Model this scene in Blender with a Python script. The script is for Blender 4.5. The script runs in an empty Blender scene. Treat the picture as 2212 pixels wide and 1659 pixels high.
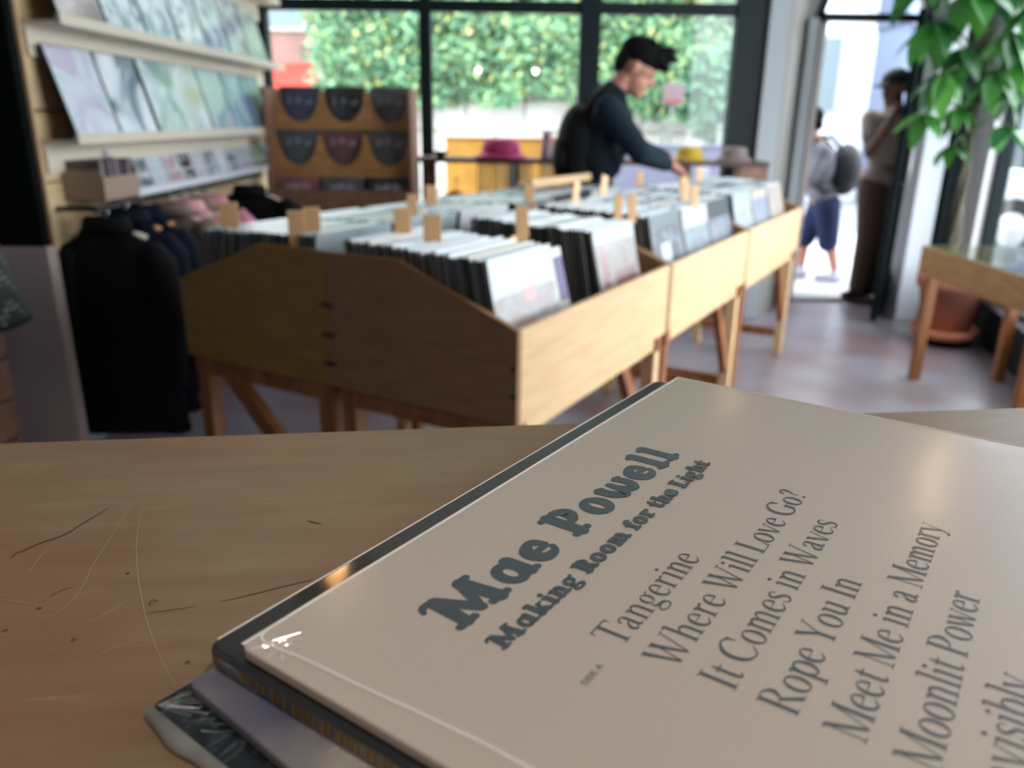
import bpy, bmesh, math, random
from mathutils import Vector, Matrix, Euler, noise
random.seed(7)
S = bpy.context.scene
COL = S.collection
PI = math.pi

# ------------------------------------------------------------------ camera
cam_d = bpy.data.cameras.new('camera')
cam = bpy.data.objects.new('camera', cam_d); COL.objects.link(cam)
S.camera = cam
cam_d.sensor_fit = 'HORIZONTAL'; cam_d.sensor_width = 36.0
cam_d.lens = 36.0 * 1700.0 / 2212.0
cam_d.clip_start = 0.01; cam_d.clip_end = 200
pitch, roll = math.radians(18.6), math.radians(0.78)
right = Vector((1, 0, 0)); fwd = Vector((0, math.cos(pitch), -math.sin(pitch)))
up = Vector((0, math.sin(pitch), math.cos(pitch)))
cr, sr = math.cos(roll), math.sin(roll)
rx = right * cr + up * sr
uy = up * cr - right * sr
M = Matrix((rx, uy, -fwd)).transposed().to_4x4()
M.translation = Vector((0, 0, 1.32))
cam.matrix_world = M
cam_d.dof.use_dof = True
cam_d.dof.focus_distance = 0.335
cam_d.dof.aperture_fstop = 8.8

# ------------------------------------------------------------------ sky and exposure
W = bpy.data.worlds.new('world'); S.world = W; W.use_nodes = True
bg = W.node_tree.nodes['Background']
bg.inputs[0].default_value = (0.86, 0.94, 1.0, 1); bg.inputs[1].default_value = 9.0
S.view_settings.view_transform = 'Standard'; S.view_settings.look = 'None'
S.view_settings.gamma = 1.0; S.view_settings.use_curve_mapping = False
S.view_settings.exposure = 0.0
try:
    S.cycles.use_denoising = True
    S.cycles.max_bounces = 10; S.cycles.diffuse_bounces = 5; S.cycles.transparent_max_bounces = 12
    S.cycles.sample_clamp_indirect = 6.0
    S.cycles.caustics_reflective = False; S.cycles.caustics_refractive = False
except Exception:
    pass

def portal(x, y, z, w, h, face):
    """daylight portal filling a window opening (guides sky sampling only)"""
    l = bpy.data.lights.new('window_portal', 'AREA'); l.shape = 'RECTANGLE'; l.size = w; l.size_y = h
    l.cycles.is_portal = True
    o = bpy.data.objects.new('window_portal', l); COL.objects.link(o)
    o.location = (x, y, z)
    o.rotation_euler = Vector(face).to_track_quat('-Z', 'Z').to_euler()
    return o
portal(0.0, 5.62, 1.65, 3.3, 2.2, (0, -1, 0))
portal(2.5, 6.3, 1.2, 0.85, 2.4, (0, -1, 0))
RWY = math.radians(15.17)                       # yaw of the right hand shopfront
portal(2.52, 3.09, 1.5, 4.5, 2.4, (-math.cos(RWY), math.sin(RWY), 0))

# ------------------------------------------------------------------ helpers
def srgb(c):
    if isinstance(c, str):
        c = [int(c[i:i + 2], 16) / 255 for i in (0, 2, 4)]
    return tuple(x / 12.92 if x <= .04045 else ((x + .055) / 1.055) ** 2.4 for x in c)

MATS = {}
def mat(name, col, rough=.6, metal=0, coat=0, spec=.5, var=None, scale=8, stretch=(1, 1, 1), bump=0, detail=4, emit=None, estr=0,
        rand=None, island=False, mixfac=(.35, .65), trans=0):
    """Principled material; var = second colour mixed by noise; rand = list of colours picked per object / island"""
    if name in MATS: return MATS[name]
    m = bpy.data.materials.new(name); m.use_nodes = True
    nt = m.node_tree; N = nt.nodes; L = nt.links
    b = N['Principled BSDF']
    c1 = srgb(col)
    b.inputs['Base Color'].default_value = (*c1, 1)
    b.inputs['Roughness'].default_value = rough; b.inputs['Metallic'].default_value = metal
    b.inputs['Specular IOR Level'].default_value = spec
    b.inputs['Coat Weight'].default_value = coat; b.inputs['Coat Roughness'].default_value = .12
    if trans:
        b.inputs['Transmission Weight'].default_value = trans
    if emit:
        b.inputs['Emission Color'].default_value = (*srgb(emit), 1); b.inputs['Emission Strength'].default_value = estr
    colsock = None
    if rand:
        if island:
            g = N.new('ShaderNodeNewGeometry'); src = g.outputs['Random Per Island']
        else:
            g = N.new('ShaderNodeObjectInfo'); src = g.outputs['Random']
        r = N.new('ShaderNodeValToRGB'); r.color_ramp.interpolation = 'CONSTANT'
        cr_ = r.color_ramp
        n = len(rand)
        while len(cr_.elements) < n: cr_.elements.new(.5)
        for i, c in enumerate(rand):
            cr_.elements[i].position = i / n; cr_.elements[i].color = (*srgb(c), 1)
        L.new(src, r.inputs[0]); colsock = r.outputs[0]
    nz = None
    if var or bump:
        tc = N.new('ShaderNodeTexCoord'); mp = N.new('ShaderNodeMapping'); mp.inputs['Scale'].default_value = stretch
        L.new(tc.outputs['Object'], mp.inputs[0])
        nz = N.new('ShaderNodeTexNoise'); nz.inputs['Scale'].default_value = scale; nz.inputs['Detail'].default_value = detail
        L.new(mp.outputs[0], nz.inputs['Vector'])
    if var:
        mr = N.new('ShaderNodeMapRange'); mr.inputs[1].default_value, mr.inputs[2].default_value = mixfac
        L.new(nz.outputs['Fac'], mr.inputs[0])
        mx = N.new('ShaderNodeMix'); mx.data_type = 'RGBA'
        mx.inputs['A'].default_value = (*c1, 1); mx.inputs['B'].default_value = (*srgb(var), 1)
        if colsock: L.new(colsock, mx.inputs['A'])
        L.new(mr.outputs[0], mx.inputs['Factor'])
        colsock = mx.outputs['Result']
    if colsock: L.new(colsock, b.inputs['Base Color'])
    if bump:
        bp = N.new('ShaderNodeBump'); bp.inputs['Strength'].default_value = bump; bp.inputs['Distance'].default_value = .01
        L.new(nz.outputs['Fac'], bp.inputs['Height']); L.new(bp.outputs[0], b.inputs['Normal'])
    MATS[name] = m
    return m

def glass_mat(name, tint=(1, 1, 1), refl=.06):
    if name in MATS: return MATS[name]
    m = bpy.data.materials.new(name); m.use_nodes = True
    nt = m.node_tree; N = nt.nodes; L = nt.links
    N.remove(N['Principled BSDF'])
    t = N.new('ShaderNodeBsdfTransparent'); t.inputs[0].default_value = (*tint, 1)
    g = N.new('ShaderNodeBsdfGlossy'); g.inputs['Roughness'].default_value = .02
    f = N.new('ShaderNodeLayerWeight'); f.inputs[0].default_value = .5
    pw_ = N.new('ShaderNodeMath'); pw_.operation = 'POWER'; pw_.inputs[1].default_value = 5.0
    ma_ = N.new('ShaderNodeMath'); ma_.operation = 'MULTIPLY_ADD'; ma_.inputs[1].default_value = .9; ma_.inputs[2].default_value = .03
    L.new(f.outputs['Facing'], pw_.inputs[0]); L.new(pw_.outputs[0], ma_.inputs[0])
    mx = N.new('ShaderNodeMixShader')
    L.new(ma_.outputs[0], mx.inputs[0]); L.new(t.outputs[0], mx.inputs[1]); L.new(g.outputs[0], mx.inputs[2])
    L.new(mx.outputs[0], N['Material Output'].inputs[0])
    MATS[name] = m
    return m

class MB:
    def __init__(s): s.v = []; s.f = []
    def add(s, vs, fs):
        o = len(s.v); s.v += [tuple(v) for v in vs]; s.f += [[i + o for i in f] for f in fs]; return s
    def box(s, x0, x1, y0, y1, z0, z1):
        return s.add([(x0, y0, z0), (x1, y0, z0), (x1, y1, z0), (x0, y1, z0), (x0, y0, z1), (x1, y0, z1), (x1, y1, z1), (x0, y1, z1)],
                     [(3, 2, 1, 0), (4, 5, 6, 7), (0, 1, 5, 4), (1, 2, 6, 5), (2, 3, 7, 6), (3, 0, 4, 7)])
    def bar(s, p, q, w, h=None, upv=(0, 0, 1)):
        """rectangular bar from p to q"""
        h = h or w; p = Vector(p); q = Vector(q); d = (q - p).normalized(); u = Vector(upv)
        a = d.cross(u)
        if a.length < 1e-4: a = d.cross(Vector((1, 0, 0)))
        a.normalize(); u = a.cross(d)
        vs = []
        for c in (p, q):
            for i, j in ((-1, -1), (1, -1), (1, 1), (-1, 1)):
                vs.append(c + a * (i * w / 2) + u * (j * h / 2))
        return s.add(vs, [(0, 1, 2, 3), (7, 6, 5, 4), (0, 4, 5, 1), (1, 5, 6, 2), (2, 6, 7, 3), (3, 7, 4, 0)])
    def prism(s, poly, d0, d1, axis='z'):
        n = len(poly)
        def P(a, b, d):
            return {'z': (a, b, d), 'y': (a, d, b), 'x': (d, a, b)}[axis]
        vs = [P(a, b, d0) for a, b in poly] + [P(a, b, d1) for a, b in poly]
        fs = [list(range(n))[::-1], list(range(n, 2 * n))] + [(i, (i + 1) % n, n + (i + 1) % n, n + i) for i in range(n)]
        return s.add(vs, fs)
    def tube(s, pts, r, n=8, cap=True):
        pts = [Vector(p) for p in pts]; k = len(pts); rs = r if isinstance(r, (list, tuple)) else [r] * k
        o = len(s.v); ref = None
        for i, p in enumerate(pts):
            d = (pts[min(i + 1, k - 1)] - pts[max(i - 1, 0)]).normalized()
            a = d.cross(Vector((0, 0, 1)) if abs(d.z) < .9 else Vector((1, 0, 0))) if ref is None else ref - d * ref.dot(d)
            a.normalize(); ref = a; b = d.cross(a)
            for j in range(n):
                t = 2 * PI * j / n
                s.v.append(tuple(p + (a * math.cos(t) + b * math.sin(t)) * rs[i]))
        for i in range(k - 1):
            for j in range(n):
                s.f.append([o + i * n + j, o + i * n + (j + 1) % n, o + (i + 1) * n + (j + 1) % n, o + (i + 1) * n + j])
        if cap:
            s.f.append([o + j for j in range(n)][::-1]); s.f.append([o + (k - 1) * n + j for j in range(n)])
        return s
    def lathe(s, prof, n=24, c=(0, 0, 0), sx=1, sy=1):
        o = len(s.v); k = len(prof)
        for r, z in prof:
            for j in range(n):
                t = 2 * PI * j / n
                s.v.append((c[0] + r * math.cos(t) * sx, c[1] + r * math.sin(t) * sy, c[2] + z))
        for i in range(k - 1):
            for j in range(n):
                s.f.append([o + i * n + j, o + i * n + (j + 1) % n, o + (i + 1) * n + (j + 1) % n, o + (i + 1) * n + j])
        s.f.append([o + j for j in range(n)][::-1]); s.f.append([o + (k - 1) * n + j for j in range(n)])
        return s

def mesh(name, mb, m=None, bevel=0, smooth=False, seg=2):
    me = bpy.data.meshes.new(name); me.from_pydata(mb.v, [], mb.f)
    bm = bmesh.new(); bm.from_mesh(me)
    bmesh.ops.recalc_face_normals(bm, faces=bm.faces)
    if bevel:
        bmesh.ops.bevel(bm, geom=list(bm.edges), offset=bevel, segments=seg, affect='EDGES', profile=.5)
    if smooth:
        for f in bm.faces: f.smooth = True
    bm.to_mesh(me); bm.free()
    if m: me.materials.append(m)
    return me

def tag(o, label=None, cat=None, group=None, kind=None):
    if label: o['label'] = label
    if cat: o['category'] = cat
    if group: o['group'] = group
    if kind: o['kind'] = kind
    return o

def link(name, me, parent=None, loc=None, rotz=0, rot=None):
    o = bpy.data.objects.new(name, me); COL.objects.link(o)
    if parent: o.parent = parent
    if loc: o.location = loc
    o.rotation_euler = rot if rot else (0, 0, rotz)
    return o

def obj(name, mb, m, parent=None, loc=None, rotz=0, rot=None, bevel=0, smooth=False, seg=2):
    return link(name, mesh(name, mb, m, bevel, smooth, seg), parent, loc, rotz, rot)

def thing(name, label, cat, loc=(0, 0, 0), rotz=0, group=None):
    o = bpy.data.objects.new(name, None); COL.objects.link(o); o.empty_display_size = .05
    o.location = loc; o.rotation_euler = (0, 0, rotz)
    return tag(o, label, cat, group)

def struct(name, mb, m, parent=None, bevel=0, loc=None, rotz=0):
    o = obj(name, mb, m, parent, loc=loc, rotz=rotz, bevel=bevel)
    if not parent: o['kind'] = 'structure'
    return o

def blob(name, parts, voxel, m, parent=None, base=(0, 0, 0), smooth=3, shift=0.0):
    """one continuous surface grown from tapered capsules ('c') and ellipsoids ('e')"""
    bm = bmesh.new()
    B = Vector(base)
    for p in parts:
        t = bmesh.new()
        if p[0] == 'e':
            _, c, r = p[:3]
            bmesh.ops.create_icosphere(t, subdivisions=3, radius=1)
            R = Euler(p[3]).to_matrix().to_4x4() if len(p) > 3 else Matrix.Identity(4)
            r = Vector(r) + Vector((shift,) * 3)
            bmesh.ops.transform(t, matrix=Matrix.Translation(Vector(c) - B) @ R @ Matrix.Diagonal((*r, 1)), verts=t.verts)
        else:
            _, p0, r0, p1, r1 = p
            bmesh.ops.create_icosphere(t, subdivisions=2, radius=r0 + shift, matrix=Matrix.Translation(Vector(p0) - B))
            bmesh.ops.create_icosphere(t, subdivisions=2, radius=r1 + shift, matrix=Matrix.Translation(Vector(p1) - B))
            h = bmesh.ops.convex_hull(t, input=t.verts)
            dead = [v for v in t.verts if not v.link_faces]
            kill = [g for g in h['geom_interior'] if isinstance(g, bmesh.types.BMVert) and g.is_valid]
            bmesh.ops.delete(t, geom=list(set(dead + kill)), context='VERTS')
        tm = bpy.data.meshes.new('t'); t.to_mesh(tm); t.free(); bm.from_mesh(tm); bpy.data.meshes.remove(tm)
    me = bpy.data.meshes.new(name); bm.to_mesh(me); bm.free()
    o = bpy.data.objects.new('tmp', me); COL.objects.link(o)
    md = o.modifiers.new('r', 'REMESH'); md.mode = 'VOXEL'; md.voxel_size = voxel; md.use_smooth_shade = True
    if smooth:
        sm = o.modifiers.new('s', 'SMOOTH'); sm.factor = .5; sm.iterations = smooth
    dg = bpy.context.evaluated_depsgraph_get()
    out = bpy.data.meshes.new_from_object(o.evaluated_get(dg))
    bpy.data.objects.remove(o); bpy.data.meshes.remove(me)
    out.name = name; out.materials.clear(); out.materials.append(m)
    for f in out.polygons: f.use_smooth = True
    return link(name, out, parent)

def add_dent(prof): return prof

# ------------------------------------------------------------------ materials
wood_ply = mat('plywood', 'd9b68c', .55, var='cda87b', scale=3, stretch=(1.5, 14, 14), bump=.05)
wood_yellow_shaded = mat('plywood_yellow_shaded', '977539', .55, var='8a6931', scale=3, stretch=(14, 3, 14))  # yellow board tint, darkened to carry the shade on the end panels
wood_pink_shaded = mat('plywood_pink_shaded', '94704f', .55, var='886544', scale=3, stretch=(14, 3, 14))  # pinkish board tint, likewise darkened for the end panels' shade
wood_red = mat('red_wood', '9a6238', .5, var='7f4c2b', scale=5, stretch=(6, 6, 1))
wood_tab = mat('tab_wood', 'eec292', .5, var='e2b27e', scale=30, stretch=(1, 1, .2))
wood_pale = mat('pale_panel', 'd3b993', .5, var='c7aa80', scale=2.5, stretch=(12, 1, 14))
wood_brown = mat('brown_wood', '84604a', .55, var='70503c', scale=4, stretch=(3, 10, 10))
wood_dark = mat('dark_wood', '4d3226', .5, var='3c261d', scale=5, stretch=(2, 10, 10))
wood_bench = mat('bench_wood', 'a88a62', .5, var='93754f', scale=4, stretch=(10, 2, 10))
teal_frame = mat('dark_teal_paint', '06171a', .5, spec=.2)
white_paint = mat('white_paint', 'c3c8d0', .5)
grey_paint = mat('grey_paint', '8d8c85', .6)
black_paint = mat('black_paint', '060a09', .8, spec=.08)
mauve_paint = mat('mauve_grey_paint', 'a89894', .7)
blue_wall = mat('blue_grey_wall', '8d98aa', .7)
dark_metal = mat('dark_metal', '2a2d2f', .4, metal=.8)
steel = mat('steel', 'b8bcc0', .3, metal=1)
glass = glass_mat('window_glass')

# ------------------------------------------------------------------ the room
m_floor = mat('stained_concrete', '87808a', .32, var='6d4f47', scale=1.6, detail=6, mixfac=(.42, .72), bump=.03)
struct('floor', MB().prism([(-2.9, -2.6), (2.4, -2.6), (2.45, 2.4), (3.25, 5.4), (3.25, 6.25), (-2.9, 6.25)], -.12, 0), m_floor)
struct('ceiling', MB().prism([(-2.9, -2.6), (2.4, -2.6), (2.45, 2.4), (3.3, 5.4), (3.3, 6.25), (-2.9, 6.25)], 3.0, 3.12), mat('ceiling_paint', 'a6aaac', .8))
m_inner = mat('interior_wall_paint', '4a4640', .8)
struct('wall_rear', MB().box(-2.9, 2.4, -2.75, -2.6, 0, 3.0), m_inner)
struct('wall_left', MB().prism([(-2.9, -2.6), (-2.75, -2.6), (-2.75, 2.75), (-1.75, 2.75), (-1.75, 5.62), (-1.9, 5.62), (-2.9, 2.9)], 0, 3.0), blue_wall)
# return wall at the end of the display: black board over a mauve dado
struct('wall_return', MB().box(-2.75, -1.606, 2.695, 2.74, .885, 3.0), black_paint)
struct('trim_dado', MB().box(-2.75, -1.590, 2.680, 2.74, 0, .885), mauve_paint)

# back wall with the big window
bw = struct('wall_back', MB().box(-1.75, 1.6, 5.5, 5.7, 0, .5).box(-1.75, 1.6, 5.5, 5.7, 2.78, 3.0), m_inner)
wn = thing('window_1', None, None, (0, 5.55, 0)); wn['kind'] = 'structure'
fr = lambda nm, *b: obj(nm, MB().box(*b), teal_frame, wn, bevel=.004)
fr('window_frame', -1.72, -1.61, -.05, .05, .5, 2.78)
fr('window_frame', 1.405, 1.6, -.05, .05, .5, 2.78)
fr('mullion', -.63, -.552, -.05, .05, .5, 2.78)
fr('mullion', .405, .54, -.05, .05, .5, 2.78)
fr('window_sill', -1.72, 1.6, -.09, .06, .46, .52)
fr('window_head', -1.72, 1.6, -.05, .05, 2.72, 2.80)
for x0, x1 in ((-1.61, -.63), (-.552, .405), (.54, 1.405)):
    fr('transom', x0, x1, -.035, .035, 1.965, 2.035)
    for k in (1, 2):
        xx = x0 + (x1 - x0) * k / 3
        fr('muntin', xx - .008, xx + .008, -.015, .015, 2.035, 2.72)
    obj('pane', MB().box(x0, x1, -.004, .004, .52, 1.965), glass, wn)
    obj('pane', MB().box(x0, x1, -.004, .004, 2.035, 2.72), glass, wn)

# splayed pilaster between window and door
struct('trim_1', MB().box(1.60, 1.735, 5.46, 5.60, 0, 3.0), mat('pilaster_paint', '9aa0a4', .5), bevel=.006)
struct('wall_splay', MB().prism([(1.735, 5.56), (1.78, 5.56), (2.02, 5.98), (2.02, 6.2), (1.735, 6.2)], 0, 3.0), grey_paint)
struct('trim_2', MB().prism([(1.99, 5.86), (2.075, 5.90), (2.075, 6.05), (1.99, 6.05)], 0, 2.0), MATS['pilaster_paint'], bevel=.006)
# door wall with an arched opening
dx0, dx1, dzs = 2.10, 2.92, 2.0
arc = [((dx0 + dx1) / 2 - (dx1 - dx0) / 2 * math.cos(PI * i / 16), dzs + .41 * math.sin(PI * i / 16)) for i in range(17)]
mb = MB().box(1.9, dx0, 6.05, 6.25, 0, dzs).box(dx1, 3.3, 6.05, 6.25, 0, dzs)
mb.prism([(1.9, dzs), (dx0, dzs), *arc[1:9], (arc[8][0], 3.0), (1.9, 3.0)], 6.05, 6.25, 'y')
mb.prism([(arc[8][0], 3.0), *arc[8:16], (dx1, dzs), (3.3, dzs), (3.3, 3.0)], 6.05, 6.25, 'y')
struct('wall_door', mb, grey_paint)
# door frame: jambs, arched head, transom bar, fanlight
df = thing('door_1', None, None, (0, 0, 0)); df['kind'] = 'structure'
obj('door_jamb', MB().box(dx0, dx0 + .028, 6.02, 6.10, 0, dzs), teal_frame, df)
obj('door_jamb', MB().box(dx1 - .028, dx1, 6.02, 6.10, 0, dzs), teal_frame, df)
obj('reveal', MB().box(dx0, dx0 + .10, 6.10, 6.25, 0, dzs), mat('reveal_paint', 'c6bdba', .5), df)
ahead = MB()
for i in range(16):
    (a, b), (c, d) = arc[i], arc[i + 1]
    cx_, cz_ = (dx0 + dx1) / 2, dzs
    f = .9
    ahead.prism([(a, b), (c, d), (cx_ + (c - cx_) * f, cz_ + (d - cz_) * f), (cx_ + (a - cx_) * f, cz_ + (b - cz_) * f)], 6.02, 6.10, 'y')
obj('arched_head', ahead, teal_frame, df)
obj('transom', MB().box(dx0, dx1, 6.02, 6.10, 2.0, 2.05), teal_frame, df)
obj('pane', MB().prism([(dx0 + .05, 2.05)] + [(((dx0 + dx1) / 2) + (x - (dx0 + dx1) / 2) * .92, dzs + (z - dzs) * .92) for x, z in arc[2:15]] + [(dx1 - .05, 2.05)], 6.055, 6.062, 'y'), glass, df)
obj('threshold', MB().box(dx0, dx1, 6.05, 6.3, 0, .03), mat('threshold_stone', '8d8b8c', .6), df, bevel=.004)
# open door leaf, seen almost edge-on
lf = thing('door_2', None, None, (2.86, 5.99, 0), math.atan2(5.34 - 5.99, 2.50 - 2.86)); lf['kind'] = 'structure'
LL = .74
obj('door_stile', MB().box(0, .09, -.022, .022, .02, 2.0), teal_frame, lf, bevel=.003)
obj('door_stile', MB().box(LL - .1, LL, -.022, .022, .02, 2.0), teal_frame, lf, bevel=.003)
obj('door_rail', MB().box(.09, LL - .1, -.02, .02, .02, .34), teal_frame, lf, bevel=.003)
obj('door_rail', MB().box(.09, LL - .1, -.02, .02, 1.88, 2.0), teal_frame, lf, bevel=.003)
obj('pane', MB().box(.09, LL - .1, -.003, .003, .34, 1.88), glass, lf)
hnd = MB().tube([(LL - .05, .022, .95), (LL - .05, .07, .95), (LL - .05, .07, 1.18), (LL - .05, .022, 1.18)], .009)
obj('door_handle', hnd, steel, lf, smooth=True)
# white column right of the door, dark corner frame, light corner post
struct('trim_3', MB().box(2.70, 2.86, 5.44, 5.62, 0, 3.0), white_paint, bevel=.006)
struct('wall_corner', MB().box(3.02, 3.3, 5.56, 6.2, 0, 3.0), white_paint)
struct('trim_4', MB().box(2.905, 2.985, 5.46, 5.56, 0, 3.0), teal_frame, bevel=.004)
struct('trim_5', MB().box(3.01, 3.14, 5.22, 5.56, 0, 3.0), mat('post_paint', 'c9c9cb', .5), bevel=.006)

# right hand shopfront: low dark bulkhead, large panes
rw = thing('window_2', None, None, (3.07, 5.22, 0), math.atan2(-math.cos(RWY), -math.sin(RWY))); rw['kind'] = 'structure'
RL = 4.4
obj('bulkhead', MB().box(0, RL, 0, .14, 0, .26), mat('bulkhead_paint', '08181a', .5, spec=.25), rw, bevel=.004)
obj('bulkhead_line', MB().box(0, RL, -.012, .10, .262, .30), mat('bulkhead_white', 'aab2c8', .4), rw)
obj('bulkhead_band', MB().box(0, RL, -.004, .11, .302, .335), MATS['bulkhead_paint'], rw)
obj('window_sill', MB().box(0, RL, -.02, .14, .337, .37), mat('sill_paint', 'b4bac8', .4), rw, bevel=.003)
obj('window_head', MB().box(0, RL, 0, .1, 2.7, 3.0), teal_frame, rw)
nb = 3
for k in range(nb + 1):
    x = .0 + k * RL / nb
    obj('mullion', MB().box(max(0, x - .035), x + .035, 0, .08, .37, 2.7), teal_frame, rw, bevel=.004)
    if k < nb:
        obj('pane', MB().box(x + .035, x + RL / nb - .035, .036, .044, .37, 2.7), glass, rw)
struct('wall_right', MB().prism([(1.919, .974), (2.11, .92), (1.62, -.95), (1.62, -2.6), (1.45, -2.6), (1.45, -.95)], 0, 3.0), m_inner)

# ------------------------------------------------------------------ left wall display
disp = thing('display_wall', 'pale wooden slat wall with ledges for record display', 'display wall', (-1.75, 2.75, 0))
z = .86
hts = [.235, .235, .235, .235, .235, .235, .235, .235]
for h in hts:
    if z + h > 2.75: break
    obj('slat_board', MB().box(0, .148, 0, 2.50, z, z + h - .006), wood_pale, disp, bevel=.003)
    z += h
obj('end_strip', MB().box(0.01, .156, -.012, 0, .86, 2.70), mat('strip_wood', 'b89a78', .5), disp)
ledge_m = mat('ledge_cream', 'cbc2b0', .45)
def ledge(z):
    g = obj('ledge', MB().box(.148, .275, .02, 2.62, z - .012, z), ledge_m, disp, bevel=.002)
    obj('ledge_lip', MB().box(.268, .28, .02, 2.62, z - .012, z + .022), ledge_m, g)
    obj('ledge_rail', MB().box(.148, .162, .02, 2.55, z - .11, z - .012), ledge_m, g)
for z in (1.605, 1.232, 1.978): ledge(z)
obj('wall_hook', MB().tube([(.148, .13, 1.15), (.175, .13, 1.15), (.18, .13, 1.11)], .006).box(.146, .152, .115, .145, 1.11, 1.17), dark_metal, disp, smooth=False)

def art(name, c1, c2, c3, scale=6, seed=0, rough=.25, coat=.6, dist=2.0, stretch=(1, 1, 1)):
    """flat printed cover art"""
    if name in MATS: return MATS[name]
    m = bpy.data.materials.new(name); m.use_nodes = True
    N = m.node_tree.nodes; L = m.node_tree.links; b = N['Principled BSDF']
    tc = N.new('ShaderNodeTexCoord'); mp = N.new('ShaderNodeMapping'); mp.inputs['Location'].default_value = (seed * 3.1, seed * 1.7, seed)
    mp.inputs['Scale'].default_value = stretch
    nz = N.new('ShaderNodeTexNoise'); nz.inputs['Scale'].default_value = scale; nz.inputs['Distortion'].default_value = dist; nz.inputs['Detail'].default_value = 2
    r = N.new('ShaderNodeValToRGB'); e = r.color_ramp.elements
    e[0].position = .36; e[0].color = (*srgb(c1), 1); e[1].position = .62; e[1].color = (*srgb(c3), 1)
    x = e.new(.5); x.color = (*srgb(c2), 1)
    L.new(tc.outputs['Object'], mp.inputs[0]); L.new(mp.outputs[0], nz.inputs['Vector']); L.new(nz.outputs['Fac'], r.inputs[0])
    L.new(r.outputs[0], b.inputs['Base Color'])
    b.inputs['Roughness'].default_value = rough; b.inputs['Coat Weight'].default_value = coat; b.inputs['Coat Roughness'].default_value = .10
    if coat >= .6: b.inputs['Coat IOR'].default_value = 1.75
    MATS[name] = m
    return m

sleeve_edge = mat('sleeve_edge', '20241f', .5)
def record_sleeve_face(y, z, lean, face, label, w=.315, h=.315, t=.006, group=None, x=-1.485):
    """record leaning on the left wall, facing the room (+X)"""
    r = thing('record', label, 'record', (x, y, z), 0, group)
    R = (0, -lean, 0)
    obj('sleeve', MB().box(-t, 0, 0, w, 0, h), sleeve_edge, r, rot=R, bevel=.001, seg=1)
    obj('cover_print', MB().box(0.0002, .0012, .004, w - .004, .004, h - .004), face, r, rot=R)
    return r

arts = [  # print colours paled and blued to carry the sky reflected in the covers
    art('art_lilac', 'b3a8c6', 'c6c6dc', 'a9c4c4', 4, 1), art('art_wave', 'e2e6ee', 'ccd4e2', '66758c', 2.5, 2),
    art('art_sage', 'd3dbe6', 'b6c6cc', '84a49c', 3.5, 3), art('art_sand', 'd4d9e2', 'bcc4c6', 'b8b4a0', 3, 4),
    art('art_mint', 'a9bcc0', 'b8c6cc', '8fb0b8', 3, 5), art('art_aqua', 'a7bcca', '8ea8ba', '6a94b4', 3, 6),
    art('art_slate', '93a8b8', '7d93a8', '5d7790', 4, 7), art('art_plum', '7a5c60', '684c52', '8d6d70', 4, 8),
    art('art_snow', 'eef1f6', 'd4dae6', '8da2bb', 5, 9), art('art_ice', 'f0f3f8', 'dfe6ee', 'a3b4c8', 6, 10),
    art('art_cloud', 'dce4ee', 'c3cedd', '6d7f99', 6, 11), art('art_rose', 'c9d2d8', 'aab4c4', '84607a', 6, 12),
    art('art_pale', 'c6d0ca', 'b4c2bd', '9db0ab', 5, 13)]
row2 = [('lilac and pale green record cover, leftmost on the middle ledge', 0), ('white record cover with grey diagonal band on the middle ledge', 1),
        ('white and green record cover, third on the middle ledge', 2), ('cream record cover with a small yellow patch on the middle ledge', 3),
        ('mint grey record cover, fifth on the middle ledge', 4), ('aqua blue record cover, sixth on the middle ledge', 5),
        ('slate blue record cover at the window end of the middle ledge', 6)]
for i, (lb, a) in enumerate(row2):
    record_sleeve_face(2.80 + i * .325 + (.02 if i == 2 else 0), 1.234, .26, arts[a], lb, group='records on the middle ledge')
row1 = [('plum brown record cover, leftmost on the upper ledge', 7), ('dark blue and white record cover, second on the upper ledge', 10),
        ('white snowy record cover, third on the upper ledge', 8), ('pale icy record cover, fourth on the upper ledge', 9),
        ('white blue record cover, fifth on the upper ledge', 8), ('grey record cover with a mauve blotch on the upper ledge', 11),
        ('pale green grey record cover at the window end of the upper ledge', 12)]
for i, (lb, a) in enumerate(row1):
    record_sleeve_face(2.80 + i * .33, 1.607, .26, arts[a], lb, group='records on the upper ledge')

# cardboard box of singles at the end of the lower tray
bx = thing('cardboard_box', 'small brown cardboard box of discs beside the white tray', 'box', (-1.60, 2.86, 1.03))
cbm = mat('cardboard', '8d7a68', .8)
obj('box_front', MB().box(.14, .146, 0, .27, 0, .075), cbm, bx); obj('box_back', MB().box(0, .006, 0, .27, 0, .13), cbm, bx)
obj('box_side', MB().box(.006, .14, 0, .006, 0, .10), cbm, bx); obj('box_side', MB().box(.006, .14, .264, .27, 0, .10), cbm, bx)
obj('box_bottom', MB().box(0, .146, 0, .27, -.006, 0), cbm, bx)
obj('shelf_bracket', MB().box(-.002, .12, .10, .13, -.02, -.006), dark_metal, bx)
cd_m = mat('cd_spines', '55484a', .35, coat=.4, rand=['4a3e42', '2b2a2e', '6d4a52', '8a7d80', '39404a', 'a2939a'])
cd_me = mesh('cd_case', MB().box(0, .125, 0, .0095, 0, .13), cd_m)
for i in range(16):
    o = link('disc_case', cd_me, None, (-1.592, 2.872 + i * .0155, 1.031)); o.rotation_euler = (0, random.uniform(-.02, .02), 0)
    tag(o, 'thin disc case standing in the small cardboard box', 'disc case', 'disc cases in the cardboard box')
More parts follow.
